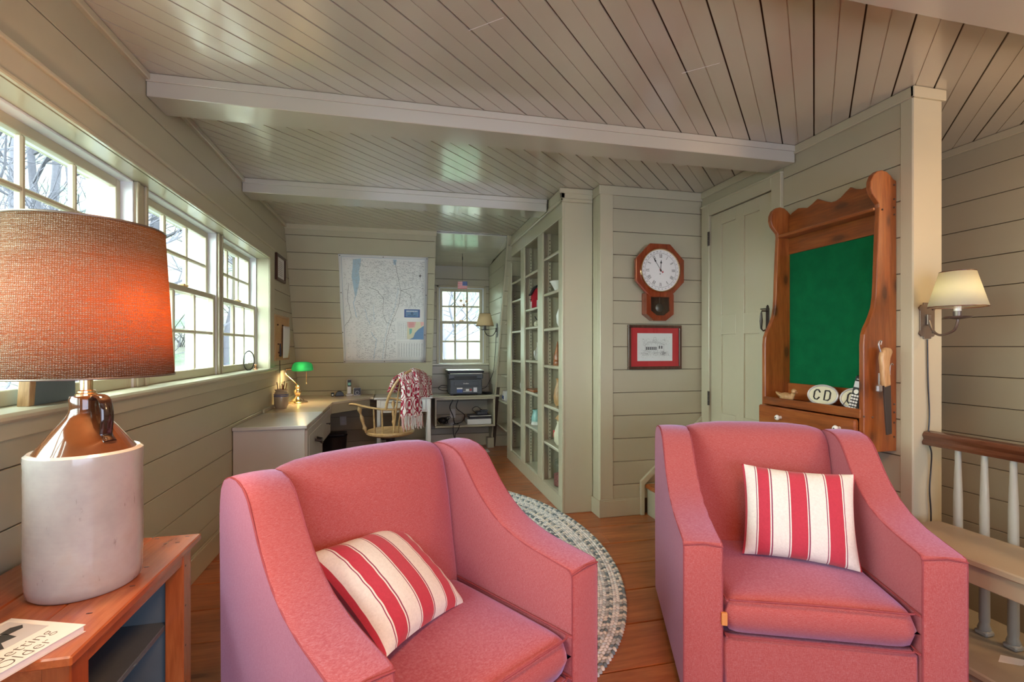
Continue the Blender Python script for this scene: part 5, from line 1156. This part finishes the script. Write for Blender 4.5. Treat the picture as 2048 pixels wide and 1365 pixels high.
# local: front = -Y, x across
def seatfn():
    m = MB(); n = 40; ou = []
    for i in range(n):
        a = 2*pi*i/n; ou.append((.245*cos(a)*(1+.03*cos(2*a)), .235*sin(a)))
    rings = [(1.0, .432), (1.0, .448), (.95, .458), (.75, .446), (.4, .438), (0.02, .437)]
    low_ = [(.30, .405), (.80, .408), (.93, .418), (1.0, .432)]
    vs = []; allr = low_+rings[1:]
    for k, z in allr: vs += [(p[0]*k, p[1]*k, z) for p in ou]
    fs = [(j*n+i, j*n+(i+1) % n, (j+1)*n+(i+1) % n, (j+1)*n+i) for j in range(len(allr)-1) for i in range(n)]
    fs += [tuple(range(n-1, -1, -1)), tuple((len(allr)-1)*n+i for i in range(n))]
    return m.add(vs, fs)
seatfn().build('seat', maple_m, sp, smooth=50)
armpts = [(-.29, -.26, .735), (-.295, -.20, .738), (-.285, -.05, .715), (-.255, .08, .700), (-.17, .18, .692), (0, .225, .690), (.17, .18, .692), (.255, .08, .700), (.285, -.05, .715), (.295, -.20, .738), (.29, -.26, .735)]
MB().tube(smooth_path(armpts), [(.020, .011)]*81, 8, flat=(0, 0, 1)).build('arm_rail', maple_m, sp, smooth=60)
bow = [(-.235, .13, .70), (-.245, .165, .80), (-.225, .225, .93), (-.155, .280, 1.03), (0, .305, 1.075), (.155, .280, 1.03), (.225, .225, .93), (.245, .165, .80), (.235, .13, .70)]
MB().tube(smooth_path(bow), .0135, 10).build('bow', maple_m, sp, smooth=60)
tp = [(.011, 0), (.013, .02), (.020, .035), (.021, .05), (.012, .065), (.014, .10), (.019, .13), (.018, .16), (.011, .18), (.009, .2), (.015, .215), (.021, .23), (.019, .25), (.010, .265), (.011, .275)]
for sx in (-1, 1):
    m_ = MB().lathe(tp, (0, 0, 0), 16); m_.xf(Matrix.Translation((sx*.215, -.13, .452)) @ Matrix.Rotation(sx*.20, 4, 'Y') @ Matrix.Rotation(.17, 4, 'X')); m_.build('turned_post', maple_m, sp, smooth=60)
    for k in range(2): MB().tube([(sx*(.225-.01*k), -.01+.085*k, .45), (sx*(.275-.02*k), .015+.085*k, .705)], [.009, .007], 8).build('arm_spindle', maple_m, sp, smooth=60)
for k in range(7):
    x = -.165+.055*k; yb2 = .20-.6*x*x; h = 1.07-1.6*x*x if abs(x) < .17 else 1.0
    MB().tube([(x*.9, .18-.9*x*x, .45), (x*1.05, yb2+.02, .69), (x*1.12, .300-1.2*x*x, h-.01)], [.009, .0085, .006], 8).build('spindle', maple_m, sp, smooth=60)
MB().lathe([(.03, .06), (.03, .30), (.045, .31), (.045, .405)], (0, 0, 0), 16).build('swivel_column', iron_m, sp, smooth=50)
MB().box(-.12, .12, -.03, .03, .375, .405, .005).build('swivel_plate', iron_m, sp)
for k in range(4):
    a = pi/4+k*pi/2; MB().tube([(0, 0, .13), (.16*cos(a), .16*sin(a), .11), (.30*cos(a), .30*sin(a), .055)], [.026, .022, .016], 8).build('leg', maple_m, sp, smooth=60); MB().lathe([(.0, 0), (.020, .004), (.022, .03), (.01, .05)], (.30*cos(a), .30*sin(a), 0), 12).build('caster', black_m, sp, smooth=50)
# coverlet: a folded band hung over the bow; outer side patterned, inner side with fringe
cv = thing('woven_coverlet', 'red and white woven coverlet draped over the chair bow', 'blanket', (-.07, 5.10, 0), atan2(.61, -.79)+pi/2)
def drape(x0, x1, zin, zout, fold, ph, spread, y_in, y_out):
    def fn(u, v):
        x = x0+(x1-x0)*u; s_ = v*2-1   # s<0 inside (chair front), s>0 outside
        xa = max(-1, min(1, x/.24)); zt = 1.083-.75*x*x*1.6
        if s_ < 0: z = zt-(zt-zin)*min(1, (-s_))**1.0; y = .302-1.0*x*x+y_in*min(1, -s_*4)-.10*(-s_); k = -s_
        else: z = zt-(zt-zout)*s_; y = .302-1.0*x*x+y_out*min(1, s_*4)+.01*s_; k = s_
        w_ = fold*min(1, k*2)*sin(u*ph+v*2); xx = x*(1+spread*k)+.01*sin(v*9+u*4)*k
        return (xx, y+w_, z+.006*sin(u*9))
    return fn
MB().grid(36, 40, drape(-.015, .215, .86, .62, .015, 28, .06, -.030, .048)).build('draped_cloth', coverlet_m, cv, smooth=70, solid=.007)
MB().grid(36, 36, drape(-.235, .07, .84, .80, .008, 13, .08, -.024, .072)).build('draped_cloth', coverlet_m, cv, smooth=70, solid=.009)
random.seed(9); m_ = MB()
for k in range(46):
    x = -.015+.232*k/46; a = random.uniform(-.35, .35); z0 = .64; L = random.uniform(.10, .15)
    y = .302-1.0*x*x+.068; m_.tube([(x*1.12, y+.010*sin(k*1.2), z0), (x*1.12+a*.03, y-.008+.012*sin(k), z0-L*.5), (x*1.12+a*.06, y+.012*sin(k*2.1), z0-L)], [.0045, .0055, .003], 5, mi=random.randint(0, 1))
o = m_.build('fringe', [white_m, pink_ink], cv, smooth=60); o['kind'] = 'stuff'

# ------------------------------------------------------------------ upholstered armchairs
W, TA, D, HA, HB, HS = .912, .138, .826, .590, .912, .400
armp = [(0.0, .035), (0.0, .30), (0.0, .50), (0.0, .556), (.002, .574), (.008, .585), (.022, .590), (.10, .600), (.20, .615), (.29, .640), (.36, .674), (.42, .718), (.47, .765), (.515, .818), (.555, .862), (.60, .888), (.66, .899), (.72, .896), (.775, .878), (.808, .845), (.822, .80), (D, .74), (D-.003, .60), (D-.02, .035)]
def armchair(label, loc, rz):
    ch = thing('armchair', label, 'armchair', loc, rz, 'pair of upholstered armchairs')
    hw = W/2
    for sx in (-1, 1):
        x0, x1 = sorted((sx*hw, sx*(hw-TA)))
        # arm as a loft across its thickness with soft crown
        m = MB(); n = len(armp); secs = [(0, .0), (.02, .006), (.10, .012), (.30, .016), (.5, .018), (.70, .016), (.90, .012), (.98, .006), (1, 0)]
        vs = []
        for u, lift in secs:
            for k, (y, z) in enumerate(armp):
                top_ = 5 <= k <= n-3
                vs.append((x0+(x1-x0)*u, y-(lift*.5 if k <= 5 else 0)+(lift*.5 if k >= n-2 else 0), z+(lift*.45 if top_ else 0)))
        fs = [(j*n+i, j*n+(i+1) % n, (j+1)*n+(i+1) % n, (j+1)*n+i) for j in range(len(secs)-1) for i in range(n)]
        fs += [tuple(range(n-1, -1, -1)), tuple((len(secs)-1)*n+i for i in range(n))]
        m.add(vs, fs); a_ = m.build('arm', fabric_m, ch, smooth=38)
        for xx in (x0+.003, x1-.003):
            MB().tube([(xx, y, z) for y, z in smooth2([(p[0]-.001, p[1]) for p in armp[:-1]])], .0034, 6).build('welt', welt_m, a_, smooth=60)
        MB().tube([(x0, -.002, .578), ((x0+x1)/2, -.010, .590), (x1, -.002, .578)], .003, 6).build('welt', welt_m, a_, smooth=60)
    iw = hw-TA-.004
    # back
    bp = [(.535, .30), (.555, .42), (.580, .56), (.603, .70), (.622, .80), (.640, .862), (.668, .898), (.705, .914), (.745, .917), (.785, .903), (.812, .870), (.824, .82), (D, .70), (D-.02, .05), (.70, .05)]
    m = MB(); n = len(bp); vs = []; us = [-1, -.985, -.94, -.8, -.5, 0, .5, .8, .94, .985, 1]
    for u in us:
        e = 1-abs(u)**6; q = 1-u*u
        for k, (y, z) in enumerate(bp):
            f_ = k < 8; dz = (.0 if k < 4 or k > 11 else (-.022*(1-e)+.010*q)); dy = (-.030*q if k < 6 else 0)+(.02*(1-e) if f_ else (-.012*(1-e) if 8 < k < 13 else 0))
            vs.append((u*iw, y+dy, z+dz))
    fs = [(j*n+i, j*n+(i+1) % n, (j+1)*n+(i+1) % n, (j+1)*n+i) for j in range(len(us)-1) for i in range(n)]
    fs += [tuple(range(n-1, -1, -1)), tuple((len(us)-1)*n+i for i in range(n))]
    bk_ = m.add(vs, fs).build('back', fabric_m, ch, smooth=60)
    # seat cushion
    def cush(u, v, top_):
        a, b_ = u*2-1, v*2-1; ea = (1-abs(a)**14)**.35 if abs(a) < 1 else 0; eb = (1-abs(b_)**16)**.35 if abs(b_) < 1 else 0
        q = ea*eb; d_ = (1-a*a)*(1-b_*b_)
        z = .326+(.072*q+.026*d_ if top_ else -.068*q)
        return (a*iw*.997, -.004+.60*v, z)
    m = MB(); m.grid(30, 30, lambda u, v: cush(u, v, True)); m.grid(30, 30, lambda u, v: cush(u, v, False))
    sc_ = m.build('seat_cushion', fabric_m, ch, smooth=75, merge=True)
    ow = iw*.985
    for z, dz in ((.392, .004), (.262, 0)):
        pts = [(-ow, .56, z), (-ow, .03, z), (-ow+.012, .006, z), (-ow+.03, -.004, z), (-ow/2, -.005, z+dz*.6), (0, -.005, z+dz), (ow/2, -.005, z+dz*.6), (ow-.03, -.004, z), (ow-.012, .006, z), (ow, .03, z), (ow, .56, z)]
        MB().tube(smooth_path(pts, 4), .0034, 6).build('welt', welt_m, sc_, smooth=60)
    MB().box(-iw, iw, .004, .05, .055, .252, .010).build('front_rail', fabric_m, ch, smooth=40)
    MB().box(-iw, iw, .05, .70, .06, .25).build('deck', fabric_m, ch)
    for x in (-hw+.06, hw-.06):
        for y in (.06, D-.09): MB().prism([(x-.02, y-.02), (x+.02, y-.02), (x+.02, y+.02), (x-.02, y+.02)], 0, .06, 'Z').build('foot', dark_wood, ch)
    return ch
def smooth2(p, n=3):
    out = smooth_path([(a, b_, 0) for a, b_ in p], n); return [(q[0], q[1]) for q in out]
chA = armchair('rose-red armchair nearest the jug lamp, pillow slumped in its corner', (.263, 1.287, 0), .555)
chB = armchair('rose-red armchair in front of the pine rack, leather tab on seat', (1.434, 1.413, 0), -.396)
o = MB().prism([(-.010, -.022), (.010, -.022), (.010, .022), (-.010, .022)], -.010, .004, 'Y').xf(Matrix.Translation((-W/2+TA+.002, -.006, .325))).build('leather_tab', leather_m, chB, bevel=.002)
o['label'] = 'tan leather tab on the arm seam'
def pillow(label, loc, rot, w_, h_, th):
    # local x across stripes, y up, z = normal
    m = MB()
    def fn(side):
        def f(u, v):
            a, b_ = u*2-1, v*2-1
            k = (max(0, 1-abs(a)**2.6)**.55)*(max(0, 1-abs(b_)**2.6)**.55)
            px, py = a*(1-.065*(1-b_*b_)*abs(a)**3), b_*(1-.07*(1-a*a)*abs(b_)**3)
            wr = .0035*sin(a*13+b_*5)*(1-k)+.003*sin(b_*21+a*3)*abs(a)**2*(1-abs(a)**20)
            return (px*w_/2, py*h_/2, side*(th*k*.5+wr*k))
        return f
    t = thing('striped_pillow', label, 'pillow', loc, rot=rot); m.grid(44, 44, fn(1)); m.grid(44, 44, fn(-1)); m.build('cover', pillow_m, t, smooth=80, merge=False)
    return t
def rot_abc(a, b_, c): return (Matrix.Rotation(a, 3, 'Z') @ Matrix.Rotation(b_, 3, 'X') @ Matrix.Rotation(c, 3, 'Z')).to_euler()
pillow('striped throw pillow upright on the armchair before the rack', (1.630, 1.712, .598), rot_abc(-.60, 1.22, -.02), .425, .375, .15)
pillow('striped throw pillow tipped against the arm of the armchair by lamp', (-.022, 1.625, .545), rot_abc(1.093, .60, -.215), .43, .385, .15)

# ------------------------------------------------------------------ end table, jug lamp, booklet
et = thing('end_table', 'orange pine end table with slate blue shelves by the windows', 'table', (-.87, 1.53, 0))
E_ = lambda m, n, mt=table_m, **k: m.build(n, mt, et, world=True, **k)
for a, b_ in ((-1.085, -.945), (-.944, -.80), (-.799, -.655)): E_(MB().box(a, b_-.0005, 1.187, 1.872, .638, .660, .0035), 'top_board')
E_(MB().box(-1.06, -.680, 1.225, 1.245, .565, .638, .002).box(-.700, -.680, 1.245, 1.815, .590, .638, .002).box(-1.06, -.68, 1.815, 1.835, .565, .638, .002), 'apron', table_m)
for x0, x1 in ((-.730, -.676), (-1.07, -1.016)):
    for y0, y1 in ((1.222, 1.286), (1.782, 1.842)): E_(MB().box(x0, x1, y0, y1, 0, .638, .003), 'leg', table_mz)
E_(MB().box(-1.05, -.69, 1.232, 1.244, .06, .60).box(-1.05, -.69, 1.822, 1.832, .06, .60), 'end_panel', table_mz)
E_(MB().box(-1.05, -1.03, 1.244, 1.822, .06, .638).box(-1.03, -.72, 1.810, 1.8215, .06, .60).box(-1.03, -.72, 1.2445, 1.256, .06, .60), 'blue_lining', slate_paint)
for z in (.40, .14): E_(MB().box(-1.03, -.732, 1.256, 1.810, z-.018, z, .002), 'shelf', slate_paint)
m_ = MB()
for x, y in ((-.69, 1.85), (-.78, 1.85), (-.70, 1.80), (-.735, 1.80), (-.71, 1.62), (-.72, 1.37), (-.69, 1.50)): m_.box(x-.006, x+.006, y-.002, y+.002, .6595, .6606)
E_(m_, 'nail_head', dark_wood)
m_ = MB(); [m_.box(-.6765, -.6755, 1.795, 1.801, z, z+.006) for z in (.58, .45, .32, .2)]; E_(m_, 'leg_nails', dark_wood)
JX, JY = -.818, 1.543
jl = thing('jug_lamp', 'table lamp made from a stoneware jug with orange burlap shade', 'lamp', (JX, JY, .66))
MB().lathe([(0, .001), (.112, .001), (.119, .008), (.122, .03), (.124, .10), (.1235, .20), (.1235, .33), (.1245, .350), (.1235, .360), (.116, .366), (.108, .364)], seg=64).build('stoneware_body', jug_m, jl, smooth=45)
MB().lathe([(.110, .362), (.104, .370), (.092, .388), (.066, .424), (.044, .452), (.037, .466), (.0355, .480), (.0365, .500), (.034, .508), (.02, .510), (0, .510)], seg=64).build('brown_glazed_shoulder', brown_glaze, jl, smooth=50)
ang = radians(-30); hx, hy = cos(ang), sin(ang)
hp_ = [(.030, .500), (.050, .508), (.068, .500), (.077, .478), (.079, .450), (.077, .425), (.075, .405), (.090, .390)]
MB().tube(smooth_path([(r*hx, r*hy, z) for r, z in hp_]), [(.0165, .0065)]*57, 12, flat=(hx*.2, hy*.2, 1)).build('handle', dark_glaze, jl, smooth=60)
MB().lathe([(.024, .508), (.024, .514), (.020, .516), (.020, .522), (.0145, .524), (.0145, .60)], seg=32).build('brass_neck', brass_m, jl, smooth=40)
MB().tube([(0, 0, .58), (0, 0, .64)], .013, 12).build('socket', brass_m, jl, smooth=50)
MB().ball((.045, -.005, .705), .030, u=20, v=14, sc_=(1, 1, 1.35)).build('bulb', bulb_m, jl, smooth=60)
RB, ZB, RT, ZT = .196, 1.222-.66, .174, 1.621-.66
def shf(u, v): a = 2*pi*u+2.2; r = RB+(RT-RB)*v; return (r*cos(a), r*sin(a), ZB+(ZT-ZB)*v)
sh = MB().grid(96, 2, shf).build('burlap_shade', burlap_m, jl, smooth=60, solid=.0015)
for r, z in ((RB+.001, ZB), (RT+.001, ZT)): MB().tube([(r*cos(a), r*sin(a), z) for a in [2*pi*i/96 for i in range(96)]], .0026, 6, closed=True).build('shade_rim', pewter_m, sh, smooth=60)
MB().tube([(-RT, 0, ZT-.01), (0, 0, ZT-.02), (RT, 0, ZT-.01)], .002, 6).tube([(0, -RT, ZT-.01), (0, 0, ZT-.02), (0, RT, ZT-.01)], .002, 6).tube([(.0, 0, .64), (.045, 0, .70), (.0, 0, ZT-.02), (-.045, 0, .70), (0, 0, .64)], .002, 6).build('harp', brass_m, jl)
lamp('jug_lamp_light', 'POINT', (JX+.068, JY-.02, 1.38), 13.0, (1.0, .55, .28), .03)
# booklet
bo = thing('paperback_booklet', 'white paperback booklet with black photograph on the end table', 'book', (-.790, 1.222, .66), 0)
cB = [(-.863, 1.352), (-.681, 1.284), (-.742, 1.135), (-.93, 1.20)]
rzb = atan2(1.284-1.352, .182); wbk, hbk = .194, .150
bo.location = (-.772, 1.318, .66); bo.rotation_euler = (0, 0, rzb); WM[bo.name] = Tm(bo.location, (0, 0, rzb))
bl_, bd_ = .194, .24
MB().box(-.095, .093, -bd_+.002, -.002, .0015, .0150).build('page_block', white_m, bo)
MB().box(-.097, .097, -bd_, 0, .0150, .0165, .0004).box(-.097, .097, -bd_, 0, 0, .0014, .0004).box(-.097, -.0955, -bd_, 0, 0, .0165).build('cover', white_gloss, bo)
BC = Matrix.Translation((0, 0, .0167))
m_ = MB().prism([(-.085, -.125), (.020, -.125), (.020, -.015), (-.085, -.015)], .0166, .0168, 'Z').build('photo_sky', silver_m, bo)
m_ = MB().prism([(-.085, -.118), (.008, -.122), (.018, -.100), (-.01, -.085), (-.005, -.06), (-.04, -.055), (-.05, -.075), (-.085, -.07)], .0168, .0170, 'Z').prism([(-.05, -.06), (-.03, -.058), (-.028, -.03), (-.042, -.02), (-.055, -.035)], .0168, .0170, 'Z').build('photo_figures', ink_m, bo)
text('title_lettering', 'Getting', .040, pewter_m, bo, Tm((.046, -.092, .0167), (0, 0, pi/2)), .00015, off=-.0007)
text('title_lettering', 'Older', .040, pewter_m, bo, Tm((.077, -.108, .0167), (0, 0, pi/2)), .00015, off=-.0007)

# ------------------------------------------------------------------ outdoors: slope, brush and bare trees
gr = struct('ground')
def hgt(x, y):
    r = max(0, y-7.5); l = max(0, -x-6)
    return -2.6+.60*r+.10*l*0+.30*sin(x*.5+1)*sin(y*.4)-.0*l+min(2.5, .10*l)
MB().grid(60, 60, lambda u, v: (-45+75*u, -14+60*v, hgt(-45+75*u, -14+60*v)), uvs=False).build('slope', ground_m, gr, smooth=60)
def tree(i, x, y, h, r, seed, lean=0):
    rn = random.Random(seed); t = thing('bare_tree', 'bare leafless tree on the slope outside the windows', 'tree', (x, y, hgt(x, y)-.1), 0, 'bare woods outside the windows')
    tr_ = MB(); pts = []; px = py = 0
    for k in range(9): pts.append((px, py, h*k/8)); px += rn.uniform(-.16, .16)+lean*.2; py += rn.uniform(-.16, .16)
    r *= .62; tr_.tube(pts, [r*(1-.085*k) for k in range(9)], 8); tr_.build('trunk', bark_m, t, smooth=60)
    br = MB()
    def grow(p, d, L, rad, dep):
        q = p; pl_ = [tuple(q)]; dd_ = d.copy()
        for k in range(4):
            dd_ = (dd_+Vector((rn.uniform(-.3, .3), rn.uniform(-.3, .3), rn.uniform(-.12, .22)))).normalized(); q = q+dd_*L/4; pl_.append(tuple(q))
            if dep > 0 and rn.random() < .85: grow(q.copy(), (dd_+Vector((rn.uniform(-1, 1), rn.uniform(-1, 1), rn.uniform(-.3, .7)))).normalized(), L*rn.uniform(.45, .65), rad*.55, dep-1)
        br.tube(pl_, [rad, rad*.85, rad*.7, rad*.5, rad*.25], 4)
    for k in range(13):
        f = rn.uniform(.22, .97); j = min(7, int(f*8)); a = Vector(pts[j]).lerp(Vector(pts[j+1]), f*8-j); an = rn.uniform(0, 6.28)
        grow(a, Vector((cos(an), sin(an), rn.uniform(.15, .8))).normalized(), h*rn.uniform(.18, .36), r*.40, 3 if i < 15 or i == 19 else 2)
    br.build('branches', bark_m, t)
spots = [(-4.6, 9.6, 7, .12), (-3.9, 12.6, 7.5, .12), (-4.9, 11.9, 8, .14), (-3.2, 13.2, 7, .1), (-5.9, 10.3, 8, .14), (.9, 11.6, 6, .1), (2.3, 12.6, 7, .11), (-6.2, 4.2, 7.5, .09), (-6.9, 6.4, 8.5, .12), (-5.6, 8.4, 7, .08), (-8.0, 8.6, 9, .2), (-7.0, 11.5, 9, .16), (-10, 12, 10, .22), (-5.5, 13.0, 8, .13), (-9.5, 5.5, 9, .18), (-12.5, 9, 11, .25), (-8.8, 15, 10, .2), (-13, 15, 11, .24), (-3.6, 11.2, 7, .09), (-6.0, 2.2, 8, .15), (-9.5, 2.5, 9, .2), (-12, 19, 11, .24), (.2, 14.0, 7, .12), (3.2, 15.5, 7, .13), (1.4, 12.2, 5, .07), (-16, 12, 12, .28), (-15, 5, 12, .26), (-4.2, 16.5, 8, .14), (-6.8, 18.5, 9, .17)]
for i, (x, y, h, r) in enumerate(spots): tree(i, x, y, h, r, 100+i)
random.seed(21)
for i in range(26):
    x, y = (random.uniform(-2.0, 4.5), random.uniform(9.3, 13.5)) if i < 14 else (random.uniform(-9, -4.0), random.uniform(6, 16))
    rn = random.Random(300+i); m_ = MB()
    for k in range(26):
        a = rn.uniform(0, 6.28); l = rn.uniform(.5, 1.2); q = Vector((cos(a)*.5, sin(a)*.5, rn.uniform(.35, 1.1))).normalized(); b0 = Vector((rn.uniform(-.25, .25), rn.uniform(-.25, .25), 0))
        m_.tube([tuple(b0), tuple(b0+q*l*.5+Vector((0, 0, .05))), tuple(b0+q*l+Vector((cos(a)*.15, sin(a)*.15, -.08)))], [.013, .009, .003], 4)
    t = m_.build('dry_brush', brush_m, None); t.location = (x, y, hgt(x, y)); tag(t, 'clump of dry leafless brush on the slope outside', 'shrub', 'dry brush on the slope')
